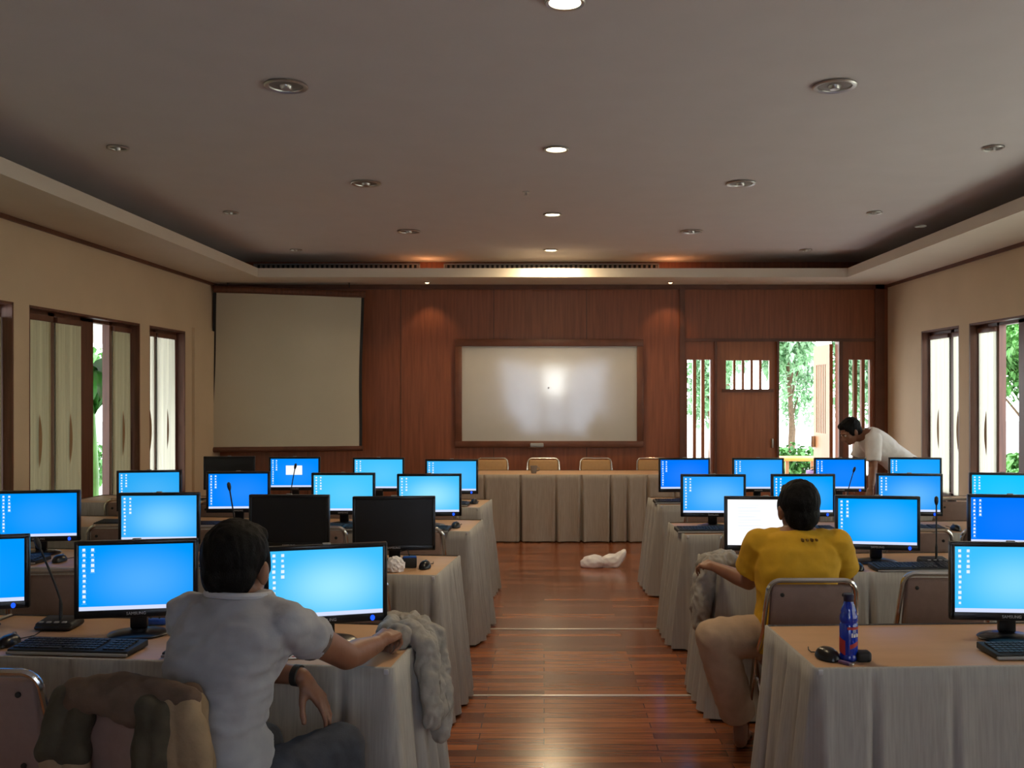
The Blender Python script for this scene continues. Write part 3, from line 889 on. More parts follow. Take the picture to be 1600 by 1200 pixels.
def kb_maker():
    t = thing('computer_keyboard', '', 'keyboard')
    b = MB(); b.box((0, 0, .011), (.445, .150, .018), .005)
    for v in b.bm.verts: v.co.z += max(0, v.co.y) * .10 if v.co.z > .01 else 0
    b.obj('case', 'matte_black', t)
    b = MB(); b2 = MB()
    for r_ in range(5):
        n = 15
        for k in range(n):
            if r_ == 0 and 4 < k < 9: continue
            b.box((-.200 + k * .0205, -.052 + r_ * .0215, .0225 + r_ * .0019), (.0165, .017, .006))
        for k in range(4): b2.box((.132 + k * .0205, -.052 + r_ * .0215, .0225 + r_ * .0019), (.0165, .017, .006))
    b.box((-.077, -.052, .0225), (.08, .017, .006))
    b.obj('key', 'key_black', t); b2.obj('number_pad', 'key_black', t)
    MB().box((0, -.077, .007), (.445, .012, .010), .003).obj('front_edge', 'grey_plastic', t)
    return t


def mouse_maker():
    t = thing('computer_mouse', '', 'mouse')
    MB().lathe([(.001, .038), (.014, .0365), (.024, .029), (.031, .014), (.032, .004), (.029, 0), (.001, 0)], seg=20, sy=1.7).obj('shell', 'black_plastic', t)
    MB().lathe([(.010, -.004), (.010, .004)], c=(0, .030, .030), seg=12, rot=Matrix.Rotation(R(90), 3, 'Y')).obj('wheel', 'grey_plastic', t)
    MB().tube([(0, .05, .010), (0, .08, .004), (.02, .12, .004), (.01, .17, .004)], .002, 6).obj('cord', 'matte_black', t)
    return t


kb = Kind(kb_maker); ms = Kind(mouse_maker)
EDGE = lin(0, 150, 255)
# id, side, row, centre column, depth, yaw, mode, edge colour, glow, what sets it apart
MON = [
    ('L', 1, -50, 3.76, 14, 'on', (0, 150, 255), .05, 'cut off by the picture edge, row of the grey-shirted man'),
    ('L', 1, 215, 3.66, 10, 'on', (0, 150, 250), .28, 'beside the microphone in the row of the grey-shirted man'),
    ('L', 1, 510, 3.55, 16, 'on', (62, 190, 255), .85, 'bright, directly in front of the grey-shirted man'),
    ('L', 2, 62, 5.50, 9, 'on', (0, 148, 255), .12, 'second screen-side row, above the table microphone, by the window wall'),
    ('L', 2, 250, 5.38, 4, 'on', (50, 172, 250), .55, 'second screen-side row, third from the aisle'),
    ('L', 2, 453, 5.27, -2, 'off', (0, 0, 0), 0, 'switched off, beyond the head of the grey-shirted man'),
    ('L', 2, 616, 5.19, 3, 'off', (0, 0, 0), 0, 'switched off, at the aisle end behind the bright monitor'),
    ('L', 3, 234, 6.82, 10, 'on', (40, 168, 245), .20, 'third screen-side row, by the window wall, half hidden'),
    ('L', 3, 373, 6.72, 4, 'on', (0, 130, 250), .10, 'third screen-side row, with a microphone tip before it'),
    ('L', 3, 537, 6.60, 0, 'on', (68, 196, 255), .25, 'third screen-side row, second from the aisle'),
    ('L', 3, 671, 6.52, 3, 'on', (70, 192, 250), .80, 'third screen-side row, pale, at the aisle end'),
    ('L', 4, 359, 8.42, 3, 'off', (0, 0, 0), 0, 'switched off, under the corner of the projection screen'),
    ('L', 4, 461, 8.36, 2, 'dialog', (0, 138, 250), .08, 'with a white window on its blue desktop, under the projection screen'),
    ('L', 4, 592, 8.26, 0, 'on', (66, 192, 255), .22, 'fourth screen-side row, below the edge of the projection screen'),
    ('L', 4, 706, 8.06, 0, 'on', (58, 178, 250), .20, 'fourth screen-side row, aisle end, touching the head table'),
    ('R', 1, 1577, 3.60, -4, 'on', (60, 190, 255), .60, 'past the blue bottle, cut off by the picture edge'),
    ('R', 2, 1196, 5.13, -3, 'white', (255, 255, 255), 0, 'showing a white document, in front of the yellow-shirted man'),
    ('R', 2, 1370, 5.16, -9, 'on', (0, 160, 255), .25, 'beside the yellow-shirted man, at his elbow'),
    ('R', 2, 1577, 5.22, -8, 'on', (0, 118, 255), .05, 'deep blue, behind the monitor by the edge of the picture'),
    ('R', 3, 1114, 6.58, -2, 'on', (42, 160, 250), .40, 'third door-side row, aisle end'),
    ('R', 3, 1254, 6.60, 2, 'on', (0, 158, 255), .22, 'third door-side row, beyond the head of the yellow-shirted man'),
    ('R', 3, 1420, 6.64, -6, 'on', (30, 152, 250), .40, 'third door-side row, behind the standing microphone'),
    ('R', 3, 1566, 6.70, -8, 'on', (20, 195, 255), .10, 'third door-side row, cyan, by the window wall'),
    ('R', 4, 1069, 8.22, 3, 'on', (0, 118, 255), .10, 'fourth door-side row, aisle end, touching the head table'),
    ('R', 4, 1184, 8.22, 1, 'on', (36, 156, 250), .15, 'fourth door-side row, in front of the closed door'),
    ('R', 4, 1312, 8.24, -2, 'on', (0, 128, 255), .06, 'fourth door-side row, in front of the open doorway'),
    ('R', 4, 1429, 8.28, -6, 'on', (20, 160, 255), .12, 'fourth door-side row, below the stooping man in white'),
]
for i, (side, row, xp, d, yaw, mode, edge, glow, s) in enumerate(MON):
    lab = ('black monitor ' if mode == 'off' else 'blue-screened black monitor ' if mode != 'white' else 'black monitor ') + s
    d += .10 if (side, row) == ('L', 3) else .05 if (side, row) == ('R', 2) else 0
    x = px(xp, d)
    o = mon[mode].place(lab, (x, d, ZT), R(yaw), GM)
    for c in o.children:
        if c.name.startswith('screen'):
            q = lin(*edge); c.color = (q[0], q[1], q[2], glow ** 1.35)
    # keyboard and mouse in front of it
    kd = min(front_d(side, row, x) + .155, d - .195)
    rowtxt = {('L', 1): 'row of the grey-shirted man', ('L', 2): 'second screen-side row', ('L', 3): 'third screen-side row', ('L', 4): 'fourth screen-side row',
              ('R', 1): 'row of the blue bottle', ('R', 2): 'row of the yellow-shirted man', ('R', 3): 'third door-side row', ('R', 4): 'fourth door-side row'}[(side, row)]
    nth = ['at the aisle end', 'second from the aisle', 'third from the aisle', 'fourth from the aisle']
    mine = [m for m in MON if m[0] == side and m[1] == row]
    order = sorted(mine, key=lambda m: -m[2] if side == 'L' else m[2]); pos = nth[order.index(MON[i])]
    if side == 'R' and row == 1: pos = 'below the cut-off monitor'
    dx = -.06; rz = R({'L': -5, 'R': 2}[side])
    if (side, row, xp) == ('L', 1, 510): dx, kd = -.30, 3.40
    if (side, row, xp) == ('L', 1, 215): dx = -.12; kd -= .02
    if (side, row, xp) == ('L', 2, 616): dx = -.30
    if (side, row, xp) == ('L', 2, 453): dx = -.20
    if (side, row, xp) == ('L', 4, 461): dx = -.32
    if (side, row, xp) == ('L', 4, 359): dx = -.26
    if (side, row, xp) == ('R', 4, 1312): dx = -.36
    if (side, row, xp) == ('R', 4, 1184): dx = -.12
    if (side, row, xp) == ('R', 2, 1370): dx = .13
    if (side, row, xp) == ('R', 2, 1196): dx = .05
    if (side, row, xp) == ('R', 1, 1577): dx = .04; kd = 3.40
    kb.place('black keyboard, %s, %s' % (rowtxt, pos), (x + dx, kd, ZT - .001), rz, 'black keyboards below the monitors')
    if (side, row, xp) in (('L', 1, 510), ('L', 1, 215), ('R', 1, 1577), ('R', 2, 1196), ('L', 2, 453), ('L', 4, 461), ('L', 4, 359), ('R', 4, 1184), ('R', 4, 1312)): continue
    mx_, md = x + dx + .30, kd
    if (side, row, xp) == ('L', 1, -50): mx_, md = px(14, 3.52), 3.52
    if (side, row, xp) == ('L', 2, 616): mx_, md = px(664, 5.06), 5.06
    if (side, row, xp) == ('L', 3, 671): mx_, md = px(712, 6.58), 6.58
    if (side, row, xp) == ('L', 4, 706): mx_, md = px(741, 8.0), 8.0
    if (side, row, xp) == ('R', 2, 1370): mx_ += -.6
    if abs(mx_) > 4.1: continue
    ms.place('black mouse beside the keyboard, %s, %s' % (rowtxt, pos), (mx_, md, ZT - .001), rz, 'black mice beside the keyboards')


# ------------------------------------------------------------------ conference microphones
def mic(xb, d, tipdx, height, label, lean=0.0):
    t = thing('table_microphone', label, 'microphone', (px(xb, d), d, ZT - .001), 0, 'gooseneck table microphones')
    b = MB(); b.box((0, 0, .019), (.145, .125, .038), .012, seg=3)
    for v in b.bm.verts:
        if v.co.z > .02: v.co.y *= .86; v.co.z -= max(0, -v.co.y) * .18
    b.obj('base', 'matte_black', t)
    b = MB()
    for k in range(4): b.box((-.045 + k * .03, -.052, .033), (.016, .012, .005), .001)
    b.obj('button', 'grey_plastic', t)
    pts = []
    for k in range(15):
        a = k / 14; pts.append((.01 + tipdx * max(0, (a - .25) / .75) ** 1.15, -.01 + lean * a * a, .03 + height * a))
    MB().tube(pts, [.007 if k < 4 else .0042 for k in range(15)], 8).obj('gooseneck', 'matte_black', t)
    p0, p1 = V(pts[-2]), V(pts[-1]); dr = (p1 - p0).normalized()
    MB().tube([p1 - dr * .01, p1, p1 + dr * .012, p1 + dr * .03, p1 + dr * .038], [.005, .009, .011, .010, .004], 10).obj('mic_head', 'matte_black', t)
    return t


mic(93, 3.78, -.085, .29, 'black gooseneck microphone on table of the grey-shirted man, beside the blue monitor')
mic(368, 5.33, -.04, .36, 'black gooseneck microphone rising beyond the head of the grey-shirted man')
mic(453, 7.95, .035, .27, 'thin gooseneck microphone before the monitor with the white window')
mic(1459, 5.16, .00, .30, 'black gooseneck microphone standing on the table beside the yellow-shirted man')
mic(1322, 7.98, .05, .24, 'thin gooseneck microphone before the monitor in the open doorway')

# ------------------------------------------------------------------ small things on the tables
def lay(o, label, cat, group=None): return tag(o, label, cat, group)


# blue bottle
d = 3.32; t = thing('soft_drink_bottle', 'blue plastic bottle with red and white printed band on the table corner', 'bottle', (px(1326, d), d, ZT - .002))
MB().lathe([(.001, 0), (.026, .001), (.031, .008), (.031, .02), (.029, .024), (.031, .03), (.031, .125), (.028, .132), (.031, .140), (.030, .155), (.026, .165), (.027, .172), (.020, .19), (.0155, .205), (.0145, .21), (.0145, .216), (.001, .217)], seg=28).obj('body', 'bottle_blue', t)
MB().lathe([(.0165, .205), (.0175, .207), (.0175, .228), (.015, .231), (.001, .231)], seg=22).obj('cap', 'bottle_cap', t)


def wrap(b, a0, a1, z0, z1, r, mi=0, n=10, skew=0.0):
    b.grid(lambda u, v: V((r * math.cos(a0 + (a1 - a0) * u), r * math.sin(a0 + (a1 - a0) * u), z0 + (z1 - z0) * v + skew * u)), n, 2, mi)


b = MB(); wrap(b, R(-115), R(-25), .112, .121, .0316)
wrap(b, R(-190), R(-128), .035, .085, .0316, 0, 10, -.012); wrap(b, R(-100), R(-40), .045, .06, .0316, 0, 10, .012)
for k, (a, ww) in enumerate(((-90, 9), (-76, 12), (-60, 8), (-48, 12))): wrap(b, R(a), R(a + ww), .086, .100 - .003 * (k % 2), .0316, 1)
b.obj('printed_label', ['red_print', 'paper_white'], t)
d = 3.34; t = thing('computer_mouse', 'black mouse on the table corner beside the blue bottle', 'mouse', (px(1293, d), d, ZT - .002), R(20), 'black mice beside the keyboards')
MB().lathe([(.001, .040), (.016, .0385), (.028, .030), (.036, .014), (.037, .004), (.034, 0), (.001, 0)], seg=20, sy=1.5).obj('shell', 'black_plastic', t)
MB().tube([(.0, .05, .01), (-.01, .08, .004), (.0, .11, .004), (.02, .14, .004)], .002, 6).obj('cord', 'matte_black', t)
d = 3.31; lay(MB().box((0, 0, .018), (.052, .045, .036), .010, seg=3).obj('small_pouch', 'matte_black', loc=(px(1348, d), d, ZT - .002)), 'small black pouch on the other side of the blue bottle', 'pouch')
d = 3.27; t = thing('flash_drive', 'short purple-blue flash drive lying before the blue bottle', 'flash drive', (px(1320, d), d, ZT - .002), R(-55))
MB().box((0, 0, .006), (.046, .016, .011), .004).obj('case', 'purple_paint', t); MB().box((.028, 0, .006), (.014, .012, .006), .001).obj('plug', 'lamp_metal', t)
# hub, cards, pen, cup, paper bundle, box
d = 3.83; t = thing('usb_hub', 'small blue connector block behind the monitor beside the grey-shirted man', 'usb hub', (px(243, d), d, ZT - .001))
MB().box((0, 0, .012), (.10, .035, .022), .006).obj('case', 'blue_plastic', t)
b = MB()
for k in range(2): b.tube([(-.02 + k * .035, 0, .022), (-.02 + k * .035, .03, .05), (-.01 + k * .03, .10, .06), (0, .15, .004)], .003, 6)
b.obj('cable', 'matte_black', t)
for k, (xx, dd, a, s) in enumerate(((462, 3.36, 12, 'white card with red marks under the arm of the grey-shirted man, underneath'), (492, 3.40, -18, 'white slip with grey print beside the red-marked card'))):
    t = thing('printed_card', s, 'card', (px(xx, dd), dd, ZT - .001 + .0015 * k), R(a), 'white cards on the table')
    MB().box((0, 0, .001), (.085, .055, .0012)).obj('paper', 'paper_white', t, angle=0)
    b = MB(); b.lathe([(.008, .0018), (.001, .0020)], c=(-.006, -.004, 0), seg=12); b.box((.022, .012, .0019), (.025, .006, .0004)); b.box((.02, 0, .0019), (.03, .004, .0004))
    b.obj('print', 'red_print' if k == 0 else 'grey_plastic', t, angle=0)
d = 3.42; t = thing('pen', 'dark pen lying beyond the forearm of the grey-shirted man', 'pen', (px(562, d), d, ZT + .004), R(-25))
MB().tube([(-.06, 0, 0), (.05, 0, 0), (.065, 0, 0)], [.005, .005, .002], 8).obj('barrel', 'matte_black', t); MB().box((-.045, 0, .006), (.035, .003, .003)).obj('clip', 'lamp_metal', t)
d = 5.09; t = thing('adapter_box', 'small dark box with blue top beside the aisle-end mouse', 'box', (px(640, d), d, ZT - .001), R(8))
MB().box((0, 0, .026), (.075, .06, .052), .005).obj('case', 'matte_black', t); MB().box((0, 0, .053), (.068, .052, .004), .001).obj('lid', 'blue_plastic', t)
MB().tube([(.0, .02, .05), (-.01, .04, .085), (-.05, .05, .075), (-.06, .06, .02)], .003, 6).obj('cable', 'matte_black', t)


def crumple(name, mat, c, size, seed, label, cat, amp=.25, f=3.0, flat=0.0):
    b = MB(); bmesh.ops.create_icosphere(b.bm, subdivisions=4, radius=1.0); b.mark(0)
    for v in b.bm.verts:
        p = v.co.copy(); n1 = noise.noise(p * f + V((seed, 0, 0))); n2 = noise.noise(p * f * 2.3 + V((0, seed, 0)))
        r_ = 1 + amp * (1 - 2 * abs(n1)) + amp * .6 * n2
        q = p * r_; q.z = max(q.z, -.55); v.co = V((q.x * size[0], q.y * size[1], (q.z + .55) * size[2]))
    return tag(b.obj(name, mat, angle=25, loc=c), label, cat)


crumple('crumpled_paper', 'bag_plastic', (px(617, 4.97), 4.97, ZT - .001), (.045, .04, .045), 4, 'crumpled white wrapper on the table end below the switched-off monitor', 'wrapper', .22, 2.0)
zb = 0.0; db = 9.25
t = thing('plastic_bag', 'crumpled white plastic bag lying on the floor before the head table', 'bag', (px(943, db), db, 0), R(8))
for k, (dx, dz, sx, sz) in enumerate(((-.10, 0, .115, .07), (.09, 0, .12, .075))):
    b = MB(); bmesh.ops.create_icosphere(b.bm, subdivisions=4, radius=1.0); b.mark(0)
    for v in b.bm.verts:
        p = v.co.copy(); r_ = 1 + .16 * (1 - 2 * abs(noise.noise(p * 1.6 + V((k * 9, 2, 0))))) + .05 * noise.noise(p * 4)
        q = p * r_; q.z = max(q.z, -.5); v.co = V((q.x * sx + dx, q.y * .09, (q.z + .5) * sz + .001))
        if k == 1 and v.co.x > .12: v.co.z += (v.co.x - .12) * .9
    b.obj('bag_body' if k == 0 else 'bag_mouth', 'bag_plastic', t, angle=70)
d = 11.0; t = thing('drinking_cup', 'small dark cup standing on the head table', 'cup', (px(834, d), d, ZT - .002))
MB().lathe([(.001, 0), (.028, 0), (.034, .03), (.042, .085), (.038, .085), (.031, .03), (.001, .008)], seg=22).obj('body', 'lamp_dark', t)
MB().tube([(.038, 0, .07), (.062, 0, .062), (.060, 0, .03), (.033, 0, .025)], .005, 8).obj('handle', 'lamp_dark', t)
# blue bottle before the white screen
d = 5.0; t = thing('water_bottle', 'blue bottle with dark cap in front of the white document screen', 'bottle', (px(1184, d), d, ZT - .001))
MB().lathe([(.001, 0), (.024, 0), (.026, .006), (.026, .075), (.022, .092), (.014, .102), (.014, .108), (.001, .108)], seg=22).obj('body', 'blue_plastic', t)
MB().lathe([(.0155, .100), (.0155, .122), (.013, .125), (.001, .125)], seg=18).obj('cap', 'bottle_cap', t)
d = 5.12; tag(MB().box((0, 0, .008), (.12, .06, .014), .003).obj('blue_notebook', 'blue_plastic', loc=(px(1404, d - .06), d - .03, ZT - .001)), 'small blue notebook beside the monitor stand next to the yellow-shirted man', 'notebook')

# ------------------------------------------------------------------ outdoors
struct(MB().span((-40, -20, -.35), (40, 60, -.15)).obj('ground', 'concrete'))
vr = struct(MB().span((-7.2, -4, 2.62), (XL - WT - .02, 15.5, 2.72)).obj('roof_veranda', 'veranda_white'))
b = MB(); b.span((-7.1, -4, 2.45), (-7.0, 15.5, 2.62)); b.obj('fascia', 'veranda_white', vr)


def leaf_cloud(b, n, c, rad, size, rn, mi=0, droop=.3):
    c = V(c)
    for k in range(n):
        while True:
            p = V((rn.uniform(-1, 1), rn.uniform(-1, 1), rn.uniform(-1, 1)))
            if p.length < 1: break
        p = c + V((p.x * rad[0], p.y * rad[1], p.z * rad[2]))
        a, e = rn.uniform(0, 6.28), rn.uniform(-1.2, .6)
        u = V((math.cos(a) * math.cos(e), math.sin(a) * math.cos(e), math.sin(e))); s = u.cross(V((0, 0, 1))).normalized()
        L = size * rn.uniform(.6, 1.3); W_ = L * rn.uniform(.22, .4); md = p + u * L * .5 + V((0, 0, .08 * L))
        b.bm.faces.new([b.bm.verts.new(q) for q in (p, md + s * W_, p + u * L - V((0, 0, droop * L)), md - s * W_)])
    b.mark(mi)


def tree(name, label, c, h, crown, n, size, mat, seed, trunk=.055, group='trees outside the hall'):
    rn = random.Random(seed); t = thing(name, label, 'tree', (c[0], c[1], -.15), 0, group)
    b = MB(); b.tube([(0, 0, 0), (.05, .03, h * .3), (-.04, 0, h * .6), (0, .05, h * .9)], [trunk, trunk * .8, trunk * .6, trunk * .25], 10)
    for k in range(5):
        a = rn.uniform(0, 6.28); z = h * rn.uniform(.35, .65)
        b.tube([(0, 0, z), (math.cos(a) * crown[0] * .4, math.sin(a) * crown[1] * .4, z + h * .15), (math.cos(a) * crown[0] * .7, math.sin(a) * crown[1] * .7, z + h * .22)], [trunk * .45, trunk * .3, trunk * .1], 7)
    b.obj('trunk', 'bark', t)
    b = MB(); per = n // 9
    leaf_cloud(b, n - per * 8, (0, 0, h - crown[2] * .5), crown, size, rn)
    for k in range(8):
        a = rn.uniform(0, 6.28); q = rn.uniform(.45, .85)
        leaf_cloud(b, per, (math.cos(a) * crown[0] * q, math.sin(a) * crown[1] * q, h - crown[2] * rn.uniform(.2, 1.2)), tuple(x * .45 for x in crown), size, rn)
    b.obj('foliage', mat, t, angle=0)
    return t


tree('garden_tree', 'washed-out leafy tree seen through the open doorway', (4.75, 18.6), 4.3, (.62, .9, 1.7), 6500, .125, 'leaf_washed_out', 1)
tree('garden_tree', 'thin tree at the far side of the open doorway view', (5.55, 21.5), 3.3, (.45, .8, 1.5), 2200, .11, 'leaf_washed_out', 2)
tree('garden_tree', 'bushy tree behind the slatted opening beside the closed door', (3.1, 18.0), 3.6, (.55, .9, 1.5), 4000, .12, 'leaf_washed_out', 3)
tree('garden_tree', 'leafy tree behind the slats of the closed door', (4.1, 21.5), 4.4, (.8, .9, 1.4), 4000, .13, 'leaf_washed_out', 4)
tree('garden_tree', 'leafy tree behind the slats beside the stooping man', (6.35, 18.5), 3.6, (.8, .9, 1.6), 4000, .12, 'leaf_washed_out', 5)
tree('garden_tree', 'green tree in the gap of the door-side window', (7.75, 15.4), 3.05, (.9, 1.0, .85), 4200, .13, 'leaf_green', 6)
tree('garden_tree', 'dark garden tree behind the bright blinds', (9.6, 11.9), 3.2, (.9, 1.1, 1.3), 1500, .24, 'leaf_green', 7)
tree('garden_tree', 'shrubby tree beyond the screen-side window gap', (-9.8, 19.6), 3.0, (1.1, 1.1, 1.0), 3000, .14, 'leaf_green', 8)
# low hedges below them
for nm, lab, c, rad, n, sd in (('garden_shrub', 'low shrub at the foot of the doorway tree', (4.5, 17.4), (.7, .5, .45), 900, 11), ('garden_shrub', 'low shrub in the door-side window gap', (6.95, 13.9), (.6, .6, .5), 1400, 12), ('garden_shrub', 'low shrub below the screen-side window gap', (-8.6, 17.2), (.8, .8, .55), 1000, 13)):
    t = thing(nm, lab, 'shrub', (c[0], c[1], -.15), 0, 'shrubs outside the hall'); b = MB(); rn = random.Random(sd)
    leaf_cloud(b, n, (0, 0, rad[2]), rad, .16, rn); b.obj('foliage', 'leaf_green', t, angle=0)
    b = MB()
    for q in range(5): b.tube([(0, 0, 0), (rn.uniform(-.3, .3), rn.uniform(-.2, .2), rad[2] * 1.2)], [.02, .006], 6)
    b.obj('stem', 'bark', t)
# large arching leaves of a banana plant by the screen-side window
t = thing('banana_plant', 'banana plant with big dark green arching leaves in the screen-side window gap', 'plant', (-5.75, 12.15, -.15))
b = MB(); b.tube([(0, 0, 0), (.02, 0, .8), (0, .02, 1.7)], [.11, .09, .05], 12); b.obj('stem', 'leaf_green', t)
rn = random.Random(9)
for k, (az, ln, up) in enumerate(((-75, 1.15, .75), (-40, 1.1, .85), (20, 1.2, .8), (80, 1.1, .7), (150, 1.2, .8), (215, 1.0, .6), (-100, .9, .55), (-60, 1.0, .62))):
    b = MB(); a = R(az); u = V((math.cos(a), math.sin(a), 0)); s = V((-math.sin(a), math.cos(a), 0))
    def leaf(p, q, u=u, s=s, ln=ln, up=up):
        z = 1.65 + up * math.sin(p * 2.1) - .35 * p * p; wv = .19 * math.sin(math.pi * min(1, .06 + .92 * p)) ** .6
        return u * (ln * p) + s * ((q - .5) * 2 * wv) + V((0, 0, z - .10 * abs(q - .5) * 2 + .012 * math.sin(p * 40) * abs(q - .5)))
    b.grid(leaf, 22, 6); b.obj('leaf', 'leaf_deep', t, angle=60)
# orange garden table beyond the doorway
t = thing('garden_table', 'orange-topped garden table outside the open doorway', 'table', (4.05, 15.2, -.15))
MB().box((0, 0, .78), (.62, .5, .05), .01).obj('tabletop', 'orange_paint', t)
for x in (-.25, .25):
    for y in (-.19, .19): MB().box((x, y, .38), (.05, .05, .76), .006).obj('leg', 'honey_wood', t)
t = thing('garden_planter', 'dark purple planter standing outside beside the open door leaf', 'planter', (4.15, 14.3, -.15))
MB().lathe([(.001, 0), (.16, 0), (.20, .2), (.24, .62), (.24, .66), (.20, .66), (.19, .6), (.001, .58)], seg=24).obj('pot', 'purple_paint', t)
b = MB(); leaf_cloud(b, 60, (0, 0, .68), (.14, .14, .05), .07, random.Random(2)); b.obj('foliage', 'leaf_green', t, angle=0)

# ------------------------------------------------------------------ people
def cap(b, p0, r0, p1, r1, flat=False, seg=18):
    """tapered limb piece with rounded (or flat) far end"""
    p0, p1 = V(p0), V(p1); ax = p1 - p0; L = ax.length; ax.normalize()
    q = ax.to_track_quat('Z', 'Y').to_matrix(); prof = []
    for k in range(6): a = R(-90 + 18 * k); prof.append((r0 * math.cos(a), r0 * math.sin(a)))
    prof.append((r0, 0)); prof.append((r1, L))
    if flat: prof.append((1e-4, L))
    else:
        for k in range(1, 6): a = R(18 * k); prof.append((r1 * math.cos(a), L + r1 * math.sin(a)))
    b.lathe(prof, p0, seg, rot=q)


def chain(b, pts, flat=False):
    for i in range(len(pts) - 1): cap(b, pts[i][0], pts[i][1], pts[i + 1][0], pts[i + 1][1], flat and i == len(pts) - 2)


def ell(b, c, r, M=None):
    M = M or Matrix.Identity(3)
    prof = [(math.cos(R(a)), math.sin(R(a))) for a in range(-90, 91, 12)]
    seg = 24; rings = []
    for rr, z in prof:
        rings.append([V(c) + M @ V((max(rr, 1e-3) * math.cos(2 * math.pi * i / seg) * r[0], max(rr, 1e-3) * math.sin(2 * math.pi * i / seg) * r[1], z * r[2])) for i in range(seg)])
    b.loft(rings)


def body_loft(b, rings, seg=28, sq=2.5):
    """rings: (centre, half-width vector, half-depth vector); slightly squared ovals"""
    out = []
    for c, u, w in rings:
        c, u, w = V(c), V(u), V(w); ring = []
        for i in range(seg):
            a = 2 * math.pi * i / seg; ca, sa = math.cos(a), math.sin(a); e = 2 / sq
            ring.append(c + u * (math.copysign(abs(ca) ** e, ca)) + w * (math.copysign(abs(sa) ** e, sa)))
        out.append(ring)
    b.loft(out)


def fuse(b, name, mat, parent, voxel=.007, smooth=5, folds=None, seed=0):
    """one continuous skin over all the pieces"""
    bmesh.ops.recalc_face_normals(b.bm, faces=b.bm.faces[:])
    me = b.mesh(name + '_raw', mat, 0)
    o = bpy.data.objects.new('fuse_tmp', me); COL.objects.link(o)
    m = o.modifiers.new('r', 'REMESH'); m.mode = 'VOXEL'; m.voxel_size = voxel
    m = o.modifiers.new('s', 'SMOOTH'); m.factor = .5; m.iterations = smooth
    dg = bpy.context.evaluated_depsgraph_get(); dg.update()
    out = bpy.data.meshes.new_from_object(o.evaluated_get(dg))
    bpy.data.objects.remove(o); bpy.data.meshes.remove(me)
    out.name = name; out.materials.clear(); out.materials.append(MATS[mat])
    if folds:
        amp, fr, st = folds; ns = [v.normal.copy() for v in out.vertices]
        for v, n in zip(out.vertices, ns):
            p = V((v.co.x * st[0], v.co.y * st[1], v.co.z * st[2])) * fr + V((seed, seed * .7, 0))
            wv = noise.noise(p); w2 = noise.noise(p * 2.2 + V((5, 1, 3)))
            v.co += n * amp * ((1 - 2 * abs(wv)) * .8 + w2 * .5)
    out.polygons.foreach_set('use_smooth', [True] * len(out.polygons))
    return link(name, out, parent)


def frame3(fwd, up=(0, 0, 1)):
    f = V(fwd).normalized(); r = f.cross(V(up)).normalized(); u = r.cross(f).normalized()
    return Matrix((r, f, u)).transposed()               # columns: right, forward, up


def head_pieces(b, c, M, s=1.0):
    P_ = lambda x, y, z: V(c) + M @ (V((x, y, z)) * s)
    E = lambda p, r: ell(b, P_(*p), tuple(q * s for q in r), M)
    E((0, -.010, .030), (.076, .094, .088)); E((0, .030, -.035), (.060, .066, .078)); E((0, .062, -.088), (.028, .026, .022))
    cap(b, P_(0, .094, .004), .009 * s, P_(0, .112, -.030), .015 * s); cap(b, P_(-.013, .098, -.034), .010 * s, P_(.013, .098, -.034), .010 * s)
    cap(b, P_(-.036, .082, .020), .012 * s, P_(.036, .082, .020), .012 * s)
    cap(b, P_(-.020, .090, -.060), .009 * s, P_(.020, .090, -.060), .009 * s)
    for q in (-1, 1):
        E((q * .077, -.004, -.012), (.012, .022, .033)); E((q * .084, -.010, -.005), (.007, .016, .024)); E((q * .040, .060, -.022), (.022, .026, .022))


def head_extras(parent, c, M, s, hair, seed, longer=0.0, thin=False):
    P_ = lambda x, y, z: V(c) + M @ (V((x, y, z)) * s)
    E = lambda b, p, r: ell(b, P_(*p), tuple(q * s for q in r), M)
    b = MB()
    E(b, (0, -.022, .040), (.084, .098, .091)); E(b, (0, -.050, -.014), (.073, .056, .064 + longer)); E(b, (0, .045, .085), (.058, .042, .034))
    for q in (-1, 1): E(b, (q * .066, .012, .015), (.016, .035, .048))
    fuse(b, 'hair', hair, parent, .006, 3, (.0045, 34, (1, 1, .45)), seed)
    for q in (-1, 1):
        b = MB(); E(b, (q * .031, .083, .004), (.0125, .010, .0085)); ey = b.obj('eye', 'eye_white', parent)
        b = MB(); E(b, (q * .031, .0915, .004), (.0055, .003, .0055)); b.obj('iris', 'dark_print', ey)
        b = MB(); cap(b, P_(q * .016, .096, .022), .004 * s, P_(q * .044, .088, .024), .003 * s, seg=8); b.obj('eyebrow', hair, parent)


